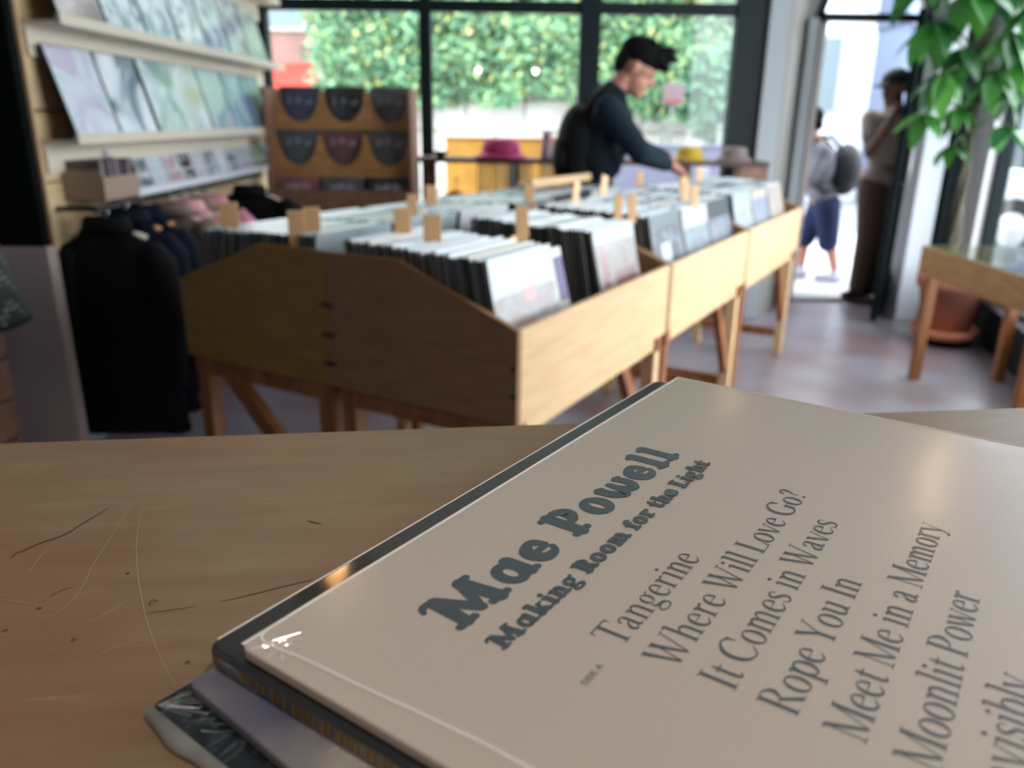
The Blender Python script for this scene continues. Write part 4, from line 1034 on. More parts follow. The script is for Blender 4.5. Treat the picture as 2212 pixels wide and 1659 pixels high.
# dark inner mass of the hedge
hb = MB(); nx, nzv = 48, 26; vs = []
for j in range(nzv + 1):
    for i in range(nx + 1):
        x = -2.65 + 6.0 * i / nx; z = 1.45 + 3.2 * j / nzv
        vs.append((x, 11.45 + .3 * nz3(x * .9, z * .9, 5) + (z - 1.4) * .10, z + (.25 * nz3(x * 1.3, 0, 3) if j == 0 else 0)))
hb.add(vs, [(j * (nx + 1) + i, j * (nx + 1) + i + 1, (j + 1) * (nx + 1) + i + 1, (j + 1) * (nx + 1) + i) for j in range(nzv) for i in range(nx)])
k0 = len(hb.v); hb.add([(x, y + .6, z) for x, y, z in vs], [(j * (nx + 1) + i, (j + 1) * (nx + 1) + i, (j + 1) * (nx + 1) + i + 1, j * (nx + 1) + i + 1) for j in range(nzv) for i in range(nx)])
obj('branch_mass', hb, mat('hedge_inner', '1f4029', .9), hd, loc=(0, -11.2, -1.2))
# darker shrub at the right end of the wall
def ss():
    t = random.uniform(0, 2 * PI); w = random.gauss(0, .55)
    p = Vector((random.gauss(0, 1), random.gauss(0, 1), random.gauss(0, 1))).normalized() * random.uniform(.7, 1)
    return Vector((2.75 + p.x * .75, 10.4 + p.y * .4, 1.62 + p.z * .62)), None
sb = thing('shrub', 'dark green shrub hanging at the right end of the pale wall', 'shrub', (2.75, 10.4, 0))
lv = link('foliage', leaf_cloud(2600, ss, (.05, .09), mat('shrub_leaves', '3f6f4c', .55, rand=['35684a', '2b5840', '447a56', '557f50', '2f5f4f'], island=True), '', ''), sb, (-2.75, -10.4, 0)); lv['kind'] = 'stuff'
obj('stem', MB().tube([(0, 0, -.06), (.05, .05, .6), (-.05, 0, 1.5)], [.05, .04, .02], 7), wood_dark, sb, smooth=True)
# street sign and thin posts before the wall
sg = thing('street_sign', 'small pinkish white street sign with red print on a thin post', 'sign', (1.76, 9.4, 0))
obj('post', MB().tube([(0, 0, -.01), (0, 0, 1.75)], .022, 8), mat('post_grey', '5c605a', .6), sg, smooth=True)
pl_ = obj('plate', MB().box(-.12, .12, -.035, -.024, 1.50, 1.72), mat('sign_white', '6a5a5e', .5), sg, bevel=.004)
obj('red_print', MB().box(-.10, .10, -.0365, -.0352, 1.51, 1.55), mat('sign_red', '7a3a40', .5), pl_)
for x, lb in ((2.0, 'thin grey bollard post left of the street sign'), (2.62, 'thin grey bollard post right of the street sign')):
    p_ = thing('bollard', lb, 'bollard', (x - .35, 9.2, 0))
    obj('post', MB().tube([(0, 0, -.01), (0, 0, 1.25)], .03, 8), MATS['post_grey'], p_, smooth=True); obj('cap', MB().lathe([(.034, 1.24), (.036, 1.27), (.01, 1.30)], 10), MATS['post_grey'], p_, smooth=True)
# pinkish house with red awning at the far left
hs_ = thing('pink_house', 'pale pink house with a red awning seen through the left pane', 'building', (-4.6, 13.6, 0))
obj('wall', MB().box(-2.2, 1.62, 0, 3, -.1, 5.5), mat('pink_render', '8a6c66', .9, var='78605a', scale=2), hs_)
for k, x in enumerate((-1.4, -.2, .95)):
    wf = obj('window', MB().box(x - .33, x + .33, -.05, .02, 2.6, 3.9), mat('house_window_frame', 'a8a8a6', .5), hs_)
    obj('pane', MB().box(x - .27, x + .27, -.062, -.05, 2.66, 3.84), mat('house_glass', '5d7078', .15), wf)
obj('awning', MB().prism([(0, 1.98), (0, 2.12), (-.75, 1.68), (-.78, 1.52), (-.74, 1.52), (-.70, 1.66)], -.6, 1.75, 'x'), mat('red_awning', 'b83424', .7), hs_)
obj('shop_front', MB().box(-.5, 1.6, -.02, 0, 0, 1.9), mat('shop_brown', '8d6a50', .7), hs_)
# yellow and lilac boards standing outside, right behind the glass
yb = thing('yellow_planter', 'bright yellow planter box standing outside behind the window', 'planter', (-.06, 7.6, 0))
obj('front', MB().box(-.58, .80, -.05, -.03, .0, 1.14), mat('yellow_paint', 'c8923c', .6, var='b98434', scale=6), yb, bevel=.003)
obj('side', MB().box(-.58, -.56, -.03, .35, .0, 1.13), MATS['yellow_paint'], yb); obj('side', MB().box(.78, .80, -.03, .35, .0, 1.13), MATS['yellow_paint'], yb)
obj('back', MB().box(-.56, .78, .33, .35, .0, 1.13), MATS['yellow_paint'], yb)
obj('capping', MB().box(-.59, .81, -.06, .0, 1.135, 1.16), mat('orange_edge', '9c5f22', .6), yb, bevel=.003)
lbx = thing('lilac_planter', 'pale lilac planter box standing outside behind the right pane', 'planter', (1.50, 7.6, 0))
obj('front', MB().box(-.74, .55, -.05, -.03, .0, 1.10), mat('lilac_paint', '9a9db8', .6), lbx, bevel=.003)
obj('side', MB().box(-.74, -.72, -.03, .35, .0, 1.09), MATS['lilac_paint'], lbx); obj('side', MB().box(.53, .55, -.03, .35, .0, 1.09), MATS['lilac_paint'], lbx)
obj('capping', MB().box(-.75, .56, -.06, .0, 1.095, 1.12), MATS['lilac_paint'], lbx, bevel=.003)

# ------------------------------------------------------------------ shelf by the window with hats
sf_ = thing('window_shelf', 'dark wooden shelf on posts along the window', 'shelf', (0, 5.22, 0))
obj('shelf_board', MB().box(-.62, 1.60, -.09, .16, 1.055, 1.085), wood_dark, sf_, bevel=.003)
for x in (-.545, .0, .55, 1.1, 1.535):
    obj('post', MB().box(x - .035, x + .035, .02, .09, 0, 1.055), wood_dark if x < 0 else wood_brown, sf_, bevel=.002)
obj('end_bracket', MB().box(1.42, 1.60, -.08, .06, .93, 1.055), wood_brown, sf_, bevel=.003)
obj('lower_rail', MB().box(-.55, 1.53, .03, .06, .45, .49), wood_dark, sf_)
def hat(x, label, m, rb, rc, h, droop=.02):
    t = thing('hat', label, 'hat', (x, 5.24, 1.086), 0)
    obj('crown', MB().lathe([(rc, .0), (rc * .98, h * .5), (rc * .9, h * .85), (rc * .72, h), (.01, h * 1.02)], 22), m, t, smooth=True)
    obj('brim', MB().lathe([(rc, .004), (rb, .0), (rb, .006), (rc * .98, .028)], 22), m, t, smooth=True)
hat(-.09, 'magenta bucket hat on the window shelf', mat('magenta_felt', 'c03a78', .8, var='a5305f', scale=12), .17, .125, .115)
hat(1.115, 'mustard yellow cap on the window shelf', mat('mustard_felt', 'b99a2e', .8), .105, .08, .085)
hat(1.40, 'grey brown cap at the right end of the window shelf', mat('grey_felt', '77696a', .8), .115, .085, .085)
for x, lb, c in ((.20, 'mauve wooden figure standing on the window shelf', '8a7480'), (.325, 'brown wooden figure standing on the window shelf', '9a6a4e')):
    t = thing('wooden_figure', lb, 'figure', (x, 5.22, 1.086))
    obj('body', MB().lathe([(.034, 0), (.036, .02), (.033, .10), (.025, .112)], 14), mat('fig_' + c, c, .6), t, smooth=True)
    obj('head', MB().lathe([(.022, .11), (.03, .125), (.03, .155), (.018, .168)], 14), MATS['fig_' + c], t, smooth=True)
t = thing('small_bowl', 'small dark bowl at the left end of the window shelf', 'bowl', (-.475, 5.2, 1.086))
obj('bowl', MB().lathe([(.02, 0), (.03, .004), (.05, .035), (.047, .036), (.026, .01)], 18), black_paint, t, smooth=True)
# necklaces hanging from the shelf front
random.seed(5)
ncol = ['5f6a66', '7a6a55', '4e5a60', '8c7a58', '6a7d84', '54504a', '7c8a8a']
ordn = 'first second third fourth fifth sixth seventh eighth ninth tenth eleventh twelfth thirteenth fourteenth fifteenth sixteenth seventeenth'.split()
nlab = ['grey', 'tan', 'slate', 'ochre', 'blue-grey', 'charcoal', 'pale teal']
for i in range(17):
    x = -.22 + i * .034 + (.05 if i > 9 else 0)
    t = thing('necklace', f'{nlab[i % 7]} beaded necklace hanging {ordn[i]} from the left under the window shelf', 'necklace', (x, 5.12, 1.05), 0, 'necklaces under the window shelf')
    ln = random.uniform(.14, .26); w = random.uniform(.008, .013)
    obj('cord', MB().tube([(-w, 0, .004), (-w * 1.1, -.003, -ln * .6), (0, -.004, -ln), (w * 1.1, -.003, -ln * .6), (w, 0, .004)], .0055, 5), mat('cord_' + ncol[i % 7], ncol[i % 7], .6), t)
    obj('pendant', MB().lathe([(.002, -.022), (.014, -.006), (.014, .006), (.002, .022)], 8), MATS['cord_' + ncol[i % 7]], t, loc=(0, -.004, -ln - .01), smooth=True)
    obj('knot', MB().lathe([(.003, -.006), (.007, 0), (.003, .006)], 8), MATS['cord_' + ncol[i % 7]], t, loc=(0, -.004, .0), smooth=True)
# red garment on a wooden hanger low by the window
t = thing('red_top', 'dark red top on a hanger below the window shelf', 'garment', (-.37, 5.05, .90))
obj('body', MB().prism([(-.02, -.02), (.02, -.02), (.16, -.085), (.15, -.4), (-.15, -.4), (-.16, -.085)], -.02, .02, 'y'), mat('dark_red_cloth', '7a2a38', .8), t, bevel=.008)
obj('hanger', MB().tube([(-.14, 0, -.075), (0, 0, -.008), (.14, 0, -.075)], .008, 6), hg_o, t, smooth=True)
obj('hanger_hook', MB().tube([(0, 0, -.008), (0, 0, .03), (.012, 0, .045), (0, 0, .06)], .003, 6), dark_metal, t)
obj('wall_peg', MB().tube([(0, 0, .055), (0, .15, .06)], .006, 6), wood_dark, t)

# ------------------------------------------------------------------ right corner: glass table, pot, tree
tb = thing('glass_table', 'low wooden table with a glass top beside the potted tree', 'table', (2.14, 4.15, 0))
TX, TY, TH = .57, 1.0, .72
obj('rail', MB().box(0, .03, -TY, 0, TH - .145, TH), wood_bench, tb, bevel=.002); obj('rail', MB().box(TX - .03, TX, -TY, 0, TH - .145, TH), wood_bench, tb, bevel=.002)
obj('rail', MB().box(.03, TX - .03, -.03, 0, TH - .145, TH), wood_bench, tb, bevel=.002); obj('rail', MB().box(.03, TX - .03, -TY, -TY + .03, TH - .145, TH), wood_bench, tb, bevel=.002)
for x in (.03, TX - .085):
    for y in (-.075, -TY + .03):
        obj('leg', MB().box(x, x + .05, y, y + .045, 0, TH - .02), wood_red, tb, bevel=.003)
obj('glass_top', MB().box(.005, TX - .005, -TY + .005, -.005, TH, TH + .008), glass_mat('table_glass', (.9, .97, .95)), tb)
terr = mat('terracotta', 'c07c64', .8, var='9c6a5a', scale=6, bump=.15)
pt = thing('plant_pot', 'terracotta pot on a saucer beneath the potted tree', 'pot', (2.75, 4.88, 0))
obj('pot', MB().lathe([(.13, .075), (.14, .08), (.185, .36), (.205, .36), (.21, .43), (.19, .43), (.185, .40), (.02, .40)], 36), terr, pt, smooth=True)
obj('soil', MB().lathe([(.18, .39), (.16, .402), (.02, .405)], 24), mat('soil', '3a2f28', .95, bump=.4, scale=40), pt, smooth=True)
obj('saucer', MB().lathe([(.15, .045), (.185, .05), (.20, .105), (.188, .105), (.175, .066), (.02, .066)], 36), mat('terracotta_saucer', 'd08a6c', .8), pt, smooth=True)
obj('pot_base', MB().lathe([(.15, 0), (.155, .0), (.155, .045), (.02, .045)], 24), black_paint, pt)
tree = thing('potted_tree', 'tall leafy tree with a braided trunk in the terracotta pot', 'plant', (2.72, 4.90, .40))
bark = mat('bark', '57543f', .8, var='35352a', scale=20, stretch=(1, 1, .3))
for k in range(3):
    pts = []
    for i in range(30):
        zz = i * .05; t_ = zz * 5.5 + k * 2 * PI / 3; r_ = .022 * (1 - zz / 2.6)
        pts.append((r_ * math.cos(t_) - .03 * zz, r_ * math.sin(t_), zz))
    obj('trunk', MB().tube(pts, [.024 * (1 - i / 48) for i in range(30)], 8), bark, tree, smooth=True)
# leaflet: pointed ellipse, folded along the midrib
def leaflet(l, w):
    mb_ = MB(); vs = []; n = 9
    for i in range(n + 1):
        t_ = i / n; ww = w * math.sin(PI * t_ ** .8) ** .9 * .5; dz = -.22 * l * t_ * t_
        vs += [(t_ * l, -ww, dz + ww * .25), (t_ * l, 0, dz), (t_ * l, ww, dz + ww * .25)]
    mb_.add(vs, [(3 * i + j, 3 * i + j + 1, 3 * i + 4 + j, 3 * i + 3 + j) for i in range(n) for j in (0, 1)])
    return mb_
def leafmat(name, c):
    m = mat(name, c, .35, coat=.2)
    b_ = m.node_tree.nodes['Principled BSDF']
    nt = m.node_tree; tr_ = nt.nodes.new('ShaderNodeBsdfTranslucent'); tr_.inputs[0].default_value = (*[min(1, x * 1.4) for x in srgb(c)], 1)
    mx_ = nt.nodes.new('ShaderNodeMixShader'); mx_.inputs[0].default_value = .3
    nt.links.new(b_.outputs[0], mx_.inputs[1]); nt.links.new(tr_.outputs[0], mx_.inputs[2]); nt.links.new(mx_.outputs[0], nt.nodes['Material Output'].inputs[0])
    return m
leaf_ms = [leafmat('leaf_deep', '24552a'), leafmat('leaf_mid', '34702c'), leafmat('leaf_light', '4c8a34')]
leaf_me = [mesh('leaf', leaflet(.20, .085), m_, smooth=True) for m_ in leaf_ms]
stem_m = mat('leaf_stalk', '4a6838', .6)
random.seed(21)
clusters = [(-.12, -.02, 1.02, .8), (-.33, -.05, .98, .9), (.10, -.05, 1.12, .9), (-.16, .0, 1.34, 1.2), (-.38, -.1, 1.46, 1.3), (.05, -.1, 1.42, 1.2), (-.22, -.15, 1.62, 1.3),
            (-.45, 0, 1.72, 1.3), (.02, -.05, 1.70, 1.2), (-.08, .05, 1.90, 1.3), (.12, -.1, .92, .9), (-.30, -.12, 1.20, 1.1), (-.02, -.12, 1.22, 1.0), (.16, .0, 1.30, 1.1), (-.15, -.05, .80, .7), (.14, -.08, 1.55, 1.1), (-.30, .05, 1.86, 1.2)]
for q, (x, y, zz, sc_) in enumerate(clusters):
    x0 = -.03 * min(zz, 1.45)
    st_ = obj('stalk', MB().tube([(x0, 0, min(zz - .05, 1.42)), ((x + x0) / 2, y / 2, zz + .06), (x, y, zz)], [.008, .006, .004], 6), stem_m, tree, smooth=True)
    n_ = random.choice([5, 6, 6, 7])
    for i in range(n_):
        a = 2 * PI * i / n_ + random.uniform(-.25, .25)
        lo = link('leaf', leaf_me[random.choice([0, 0, 1, 1, 2])], st_, (x, y, zz))
        lo.rotation_euler = (random.uniform(-.3, .3), random.uniform(.35, .95), a)
        s_ = sc_ * random.uniform(.95, 1.3); lo.scale = (s_, s_, s_)

# ------------------------------------------------------------------ street beyond the door
hz = thing('white_house', 'bright white house across the street beyond the door', 'building', (6.3, 15.2, 0))
wm = mat('white_render', 'd9dadc', .9)
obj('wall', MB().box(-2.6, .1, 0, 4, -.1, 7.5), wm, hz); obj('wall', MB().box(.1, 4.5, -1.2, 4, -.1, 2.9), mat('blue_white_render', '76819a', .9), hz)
obj('roof', MB().prism([(-1.5, 2.9), (-1.2, 3.05), (1.6, 4.6), (4, 4.6), (4, 2.9)], .05, 4.6, 'x'), mat('slate_roof', '626e86', .7), hz)
obj('gutter', MB().tube([(.0, -1.52, 2.9), (4.6, -1.52, 2.9)], .08, 8), wm, hz, smooth=True)
for k, x in enumerate((.55, 1.45, 2.35, 3.25)):
    wf = obj('window', MB().box(x - .3, x + .3, -1.26, -1.18, 1.2, 2.5), mat('pale_frame', '8e979e', .5), hz)
    obj('pane', MB().box(x - .24, x + .24, -1.275, -1.255, 1.26, 2.44), mat('street_glass', '55666e', .2), wf)
for k, (x, zz) in enumerate(((-1.9, 1.5), (-.8, 1.5), (-1.9, 4.0), (-.8, 4.0))):
    wf = obj('window', MB().box(x - .3, x + .3, -.06, .02, zz, zz + 1.3), MATS['pale_frame'], hz)
    obj('pane', MB().box(x - .24, x + .24, -.075, -.055, zz + .06, zz + 1.24), MATS['street_glass'], wf)
bt = thing('bunting', 'string of coloured bunting along the gutter across the street', 'bunting', (6.35, 13.5, 2.86))
obj('string', MB().tube([(0, 0, 0), (1.1, -.05, -.06), (2.2, 0, .0), (3.3, -.05, -.05), (4.4, 0, 0)], .01, 5), white_paint, bt)
for k in range(18):
    c = ['a83a2c', 'a87a20', '2f5fa0', '3f7e3a', '9a9a9a', '984a78'][k % 6]
    obj('flag', MB().prism([(-.08, 0), (.08, 0), (0, -.2)], -.004, .004, 'y'), mat('flag_' + c, c, .8), bt, loc=(.15 + k * .245, -.03, -.02))
kb = thing('parked_car', 'pale silver car parked outside the right-hand window', 'car', (6.4, 7.4, 0), math.radians(-58))
carm = mat('car_paint', 'b9c2c6', .25, coat=1)
obj('body', MB().prism([(-2.1, .28), (2.05, .28), (2.1, .62), (1.9, .78), (1.0, .90), (-1.9, .92), (-2.1, .7)], -.8, .8, 'y'), carm, kb, bevel=.05, seg=3, smooth=False)
obj('cabin', MB().prism([(1.0, .88), (.35, 1.38), (-1.2, 1.42), (-1.85, .92)], -.68, .68, 'y'), mat('car_glass', '39474c', .08, coat=1), kb, bevel=.05, seg=3)
obj('roof', MB().prism([(.33, 1.38), (.28, 1.43), (-1.15, 1.47), (-1.22, 1.42)], -.62, .62, 'y'), carm, kb)
for x in (-1.3, 1.3):
    for y in (-.72, .72):
        w_ = obj('wheel', MB().lathe([(.30, -.1), (.32, -.07), (.32, .07), (.30, .1), (.18, .1), (.18, .06), (.02, .06)], 24), mat('tyre', '1d1e20', .8), kb, loc=(x, y, .32), rot=(PI / 2, 0, 0))
        obj('hubcap', MB().lathe([(.17, -.09), (.17, .09), (.02, .1)], 18), steel, w_)

# ------------------------------------------------------------------ people
skin_m = mat('skin', 'b07a66', .5); skin_d = mat('skin_brown', '6d4a40', .5)
hair_m = mat('dark_hair', '090b0c', .85, spec=.12, bump=.6, scale=60)
eye_m = mat('eye', '1c1614', .2)
def hand_parts(wr, d, up_, side, s=1.0, curl=.35):
    """palm + four unequal fingers + thumb leaving the side of the palm; d = direction of the fingers, up_ = back of the hand"""
    wr = Vector(wr); d = Vector(d).normalized(); up_ = Vector(up_); up_ = (up_ - d * up_.dot(d)).normalized(); r = d.cross(up_) * side
    P = [('c', wr, .024 * s, wr + d * .03 * s, .026 * s)]
    for k in range(4):
        o = (k - 1.5) * .020 * s
        P.append(('c', wr + d * .02 * s + r * o * .7, .014 * s, wr + d * .088 * s + r * o, .012 * s))
        l = (.072, .080, .074, .058)[k] * s
        b0 = wr + d * .088 * s + r * o * 1.1; d1 = (d - up_ * curl).normalized(); d2 = (d - up_ * curl * 2.6).normalized()
        b1 = b0 + d1 * l * .5; b2 = b1 + d2 * l * .5
        P += [('c', b0, .0098 * s, b1, .0088 * s), ('c', b1, .0088 * s, b2, .0072 * s)]
    t0 = wr + d * .025 * s - r * .028 * s; t1 = t0 + (d * .8 - r * .75 - up_ * .25).normalized() * .04 * s; t2 = t1 + (d - r * .25 - up_ * .35).normalized() * .032 * s
    P += [('c', t0, .014 * s, t1, .011 * s), ('c', t1, .011 * s, t2, .008 * s)]
    return P
def head_parts(c, face, up_, s=1.0):
    c = Vector(c); f = Vector(face).normalized(); u = Vector(up_); u = (u - f * u.dot(f)).normalized(); r = f.cross(u)
    rot = Matrix((f, r, u)).transposed().to_euler()
    P = [('e', c + u * .025 * s, (.095 * s, .076 * s, .095 * s), rot), ('e', c + f * .032 * s - u * .045 * s, (.062 * s, .056 * s, .072 * s), rot),
         ('e', c + f * .078 * s - u * .095 * s, (.022 * s, .026 * s, .018 * s), rot), ('c', c + f * .090 * s + u * .010 * s, .009 * s, c + f * .108 * s - u * .028 * s, .014 * s),
         ('c', c + f * .084 * s - u * .062 * s + r * .02 * s, .008 * s, c + f * .084 * s - u * .062 * s - r * .02 * s, .008 * s), ('c', c + f * .082 * s + u * .022 * s + r * .035 * s, .009 * s, c + f * .082 * s + u * .022 * s - r * .035 * s, .009 * s)]
    for sd in (-1, 1):
        P.append(('e', c + r * .078 * s * sd - f * .008 * s - u * .012 * s, (.020 * s, .010 * s, .032 * s), rot))
    eyes = [c + f * .082 * s + r * .03 * s * sd + u * .004 * s for sd in (-1, 1)]
    return P, eyes, (f, r, u, rot)

# customer browsing, seen in profile facing right
BC = Vector((.42, 4.42, 0))
cu = thing('person', 'person in dark sweater bending over the record bins with a backpack on', 'person', BC)
hc = Vector((.615, 4.35, 1.575)); hf = Vector((.83, -.06, -.50)); hu = Vector((.5, 0, .85))
HP, eyes, (f_, r_, u_, rt_) = head_parts(hc, hf, hu, 1.06)
sh_r = Vector((.465, 4.17, 1.375)); sh_l = Vector((.50, 4.55, 1.375)); el_r = Vector((.63, 4.10, 1.165)); wr_r = Vector((.80, 4.26, 1.105))
el_l = Vector((.70, 4.62, 1.17)); wr_l = Vector((.84, 4.50, 1.12))
neck = Vector((.50, 4.36, 1.45)); pel = Vector((.40, 4.40, .94))
body = HP + [('c', hc - f_ * .02 - u_ * .06, .056, neck, .062)]
body += [('c', sh_r, .05, el_r, .042), ('c', el_r, .042, wr_r, .028), ('c', sh_l, .05, el_l, .042), ('c', el_l, .042, wr_l, .028)]
body += [('c', neck, .07, Vector((.45, 4.37, 1.2)), .11), ('c', Vector((.45, 4.37, 1.2)), .11, pel, .12), ('c', sh_r, .05, sh_l, .05)]
body += [('c', pel + Vector((0, -.09, 0)), .085, Vector((.42, 4.31, .5)), .06), ('c', Vector((.42, 4.31, .5)), .055, Vector((.40, 4.31, .09)), .04), ('c', pel + Vector((0, .09, 0)), .085, Vector((.40, 4.52, .5)), .06), ('c', Vector((.40, 4.52, .5)), .055, Vector((.38, 4.53, .09)), .04)]
body += hand_parts(wr_r, (.80, .10, -.42), (.3, 0, 1), 1) + hand_parts(wr_l, (.75, .0, -.5), (.3, 0, 1), -1)
blob('body', body, .0065, skin_m, cu, BC, 2)
sweater = mat('navy_sweater', '16242f', .9, spec=.2, bump=.15, scale=60)
swp = [('c', sh_r, .074, el_r, .060), ('c', el_r, .060, wr_r - (wr_r - el_r).normalized() * .02, .042), ('c', sh_l, .074, el_l, .060), ('c', el_l, .060, wr_l - (wr_l - el_l).normalized() * .02, .042),
       ('c', sh_r, .075, sh_l, .075), ('c', Vector((.475, 4.22, 1.33)), .10, Vector((.475, 4.52, 1.33)), .10), ('c', Vector((.45, 4.28, 1.12)), .12, Vector((.45, 4.48, 1.12)), .12), ('c', Vector((.41, 4.29, .95)), .125, Vector((.41, 4.50, .95)), .125), ('e', Vector((.455, 4.38, 1.22)), (.15, .20, .20)), ('c', neck - Vector((.02, 0, .03)), .085, neck + Vector((.01, 0, .005)), .075)]
blob('sweater', swp, .011, sweater, cu, BC, 3)
trs = mat('dark_trousers', '14181d', .9)
tp = [('c', pel + Vector((0, -.09, -.02)), .125, Vector((.42, 4.31, .5)), .085), ('c', Vector((.42, 4.31, .5)), .085, Vector((.40, 4.31, .10)), .07), ('c', pel + Vector((0, .09, -.02)), .125, Vector((.40, 4.52, .5)), .085), ('c', Vector((.40, 4.52, .5)), .085, Vector((.38, 4.53, .10)), .07), ('c', pel + Vector((0, -.08, 0)), .12, pel + Vector((0, .08, 0)), .12)]
blob('trousers', tp, .012, trs, cu, BC, 3)
for (x, y) in ((.40, 4.31), (.38, 4.53)):
    blob('shoe', [('c', (x - .05, y, .045), .043, (x + .14, y, .038), .036), ('c', (x, y, .05), .045, (x - .01, y, .10), .045)], .009, mat('dark_shoe', '17181a', .5), cu, BC, 2)
hp = [('e', hc + u_ * .068 - f_ * .012, (.118, .096, .088), rt_), ('e', hc + f_ * .062 + u_ * .098, (.075, .082, .050), rt_), ('e', hc + f_ * .108 + u_ * .080, (.045, .066, .028), rt_), ('e', hc - f_ * .078 + u_ * .015, (.045, .078, .085), rt_)]
for i in range(26):
    a, bb = random.uniform(-1, 1), random.uniform(-1, 1)
    p = hc + u_ * (.125 + random.uniform(0, .015)) + f_ * (.03 + .085 * a) + r_ * .06 * bb
    hp.append(('c', p, .024, p + (f_ * random.uniform(.0, .05) + u_ * random.uniform(-.015, .03)), .012))
blob('hair', hp, .008, hair_m, cu, BC, 3)
for e_ in eyes: obj('eye', MB().lathe([(.001, -.009), (.007, -.006), (.010, 0), (.007, .006), (.001, .009)], 10), eye_m, cu, loc=e_ - BC, smooth=True)
# backpack worn by the customer
bpb = Vector((.325, 4.36, .995))
bp_ = thing('backpack', 'black backpack worn by the browsing customer', 'backpack', bpb)
bk_m = mat('black_nylon', '07090a', .75, spec=.25)
blob('pack_body', [('e', bpb + Vector((.015, -.01, .20)), (.125, .155, .215)), ('c', bpb + Vector((.01, -.08, .08)), .09, bpb + Vector((.01, .08, .08)), .09), ('c', bpb + Vector((.05, -.07, .33)), .075, bpb + Vector((.05, .07, .33)), .075)], .012, bk_m, bp_, bpb, 4)
blob('front_pocket', [('e', bpb + Vector((-.085, -.01, .14)), (.045, .12, .12))], .01, bk_m, bp_, bpb, 2)
obj('top_handle', MB().tube([(.05, -.05, .39), (.03, -.04, .425), (.03, .04, .425), (.05, .05, .39)], .011, 8), bk_m, bp_, smooth=True)
for y in (-.135, .125):
    yy = 4.38 + y
    obj('shoulder_strap', MB().tube([Vector(p) - bpb for p in ((.36, yy, 1.36), (.43, yy - .01 * (1 if y < 0 else -1), 1.462), (.52, yy, 1.455), (.585, yy + .01, 1.34), (.565, yy, 1.18), (.44, yy - .03 * (1 if y < 0 else -1), 1.06), (.33, yy, 1.05))], .018, 8), bk_m, bp_, smooth=True)

# person standing in the doorway, cap, arm raised to the face
PD = Vector((2.72, 6.03, 0.03))
pd = thing('person', 'person in brown clothes and dark cap standing in the doorway', 'person', PD)
z0 = .03
hc2 = Vector((2.70, 6.0, 1.565)); HP2, eyes2, (f2, r2_, u2, rt2) = head_parts(hc2, (-.80, -.35, -.22), (0, 0, 1), 1.0)
nk = Vector((2.735, 6.04, 1.42)); s1, s2 = Vector((2.60, 6.10, 1.36)), Vector((2.88, 5.97, 1.36)); e1, w1 = Vector((2.58, 5.98, 1.12)), Vector((2.655, 5.90, 1.34)); e2, w2 = Vector((2.92, 5.97, 1.08)), Vector((2.90, 5.93, .86))
pv = Vector((2.74, 6.06, .92)); k1, a1 = Vector((2.68, 6.02, .50)), Vector((2.68, 6.05, .12)); k2, a2 = Vector((2.80, 6.05, .50)), Vector((2.79, 6.10, .12))
b2 = HP2 + [('c', hc2 - u2 * .07, .055, nk, .06), ('c', s1, .048, e1, .04), ('c', e1, .04, w1, .028), ('c', s2, .048, e2, .04), ('c', e2, .04, w2, .028), ('c', s1, .05, s2, .05), ('c', nk, .07, Vector((2.74, 6.05, 1.15)), .11), ('c', Vector((2.74, 6.05, 1.15)), .11, pv, .11),
            ('c', pv + Vector((-.07, 0, 0)), .085, k1, .058), ('c', k1, .054, a1, .04), ('c', pv + Vector((.07, 0, 0)), .085, k2, .058), ('c', k2, .054, a2, .04)]
b2 += hand_parts(w1, (.12, .05, .9), (-.9, -.3, 0), 1, 1, .5) + hand_parts(w2, (0, -.05, -1), (0, -1, 0), 1, 1, .3)
blob('body', b2, .0075, skin_d, pd, PD, 2)
blob('shirt', [('c', s1, .066, s1 + (e1 - s1) * .55, .062), ('c', s2, .066, s2 + (e2 - s2) * .55, .062), ('c', s1 + Vector((.03, 0, -.03)), .085, s2 + Vector((-.03, 0, -.03)), .085), ('e', (2.74, 6.04, 1.17), (.165, .125, .20)), ('c', (2.69, 6.06, .95), .115, (2.79, 6.05, .95), .115)], .012, mat('taupe_shirt', '8b7f7b', .9), pd, PD, 3)
blob('trousers', [('c', pv + Vector((-.07, 0, -.02)), .105, k1, .085), ('c', k1, .085, a1, .075), ('c', pv + Vector((.07, 0, -.02)), .105, k2, .085), ('c', k2, .085, a2, .075), ('c', pv + Vector((-.05, 0, 0)), .11, pv + Vector((.05, 0, 0)), .11)], .012, mat('brown_trousers', '4a3a32', .9), pd, PD, 3)
for a_ in (a1, a2):
    blob('shoe', [('c', a_ + Vector((.03, .03, -.045)), .042, a_ + Vector((-.12, -.06, -.055)), .034), ('c', a_ + Vector((0, 0, -.04)), .045, a_, .045)], .009, mat('brown_shoe', '2c2320', .5), pd, PD, 2)
blob('cap', [('e', hc2 + u2 * .062 - f2 * .01, (.104, .088, .072), rt2), ('e', hc2 + f2 * .115 + u2 * .045, (.065, .066, .012), rt2)], .008, mat('dark_cap', '1e2422', .8), pd, PD, 2)
for e_ in eyes2: obj('eye', MB().lathe([(.001, -.009), (.007, -.006), (.010, 0), (.007, .006), (.001, .009)], 10), eye_m, pd, loc=e_ - PD, smooth=True)

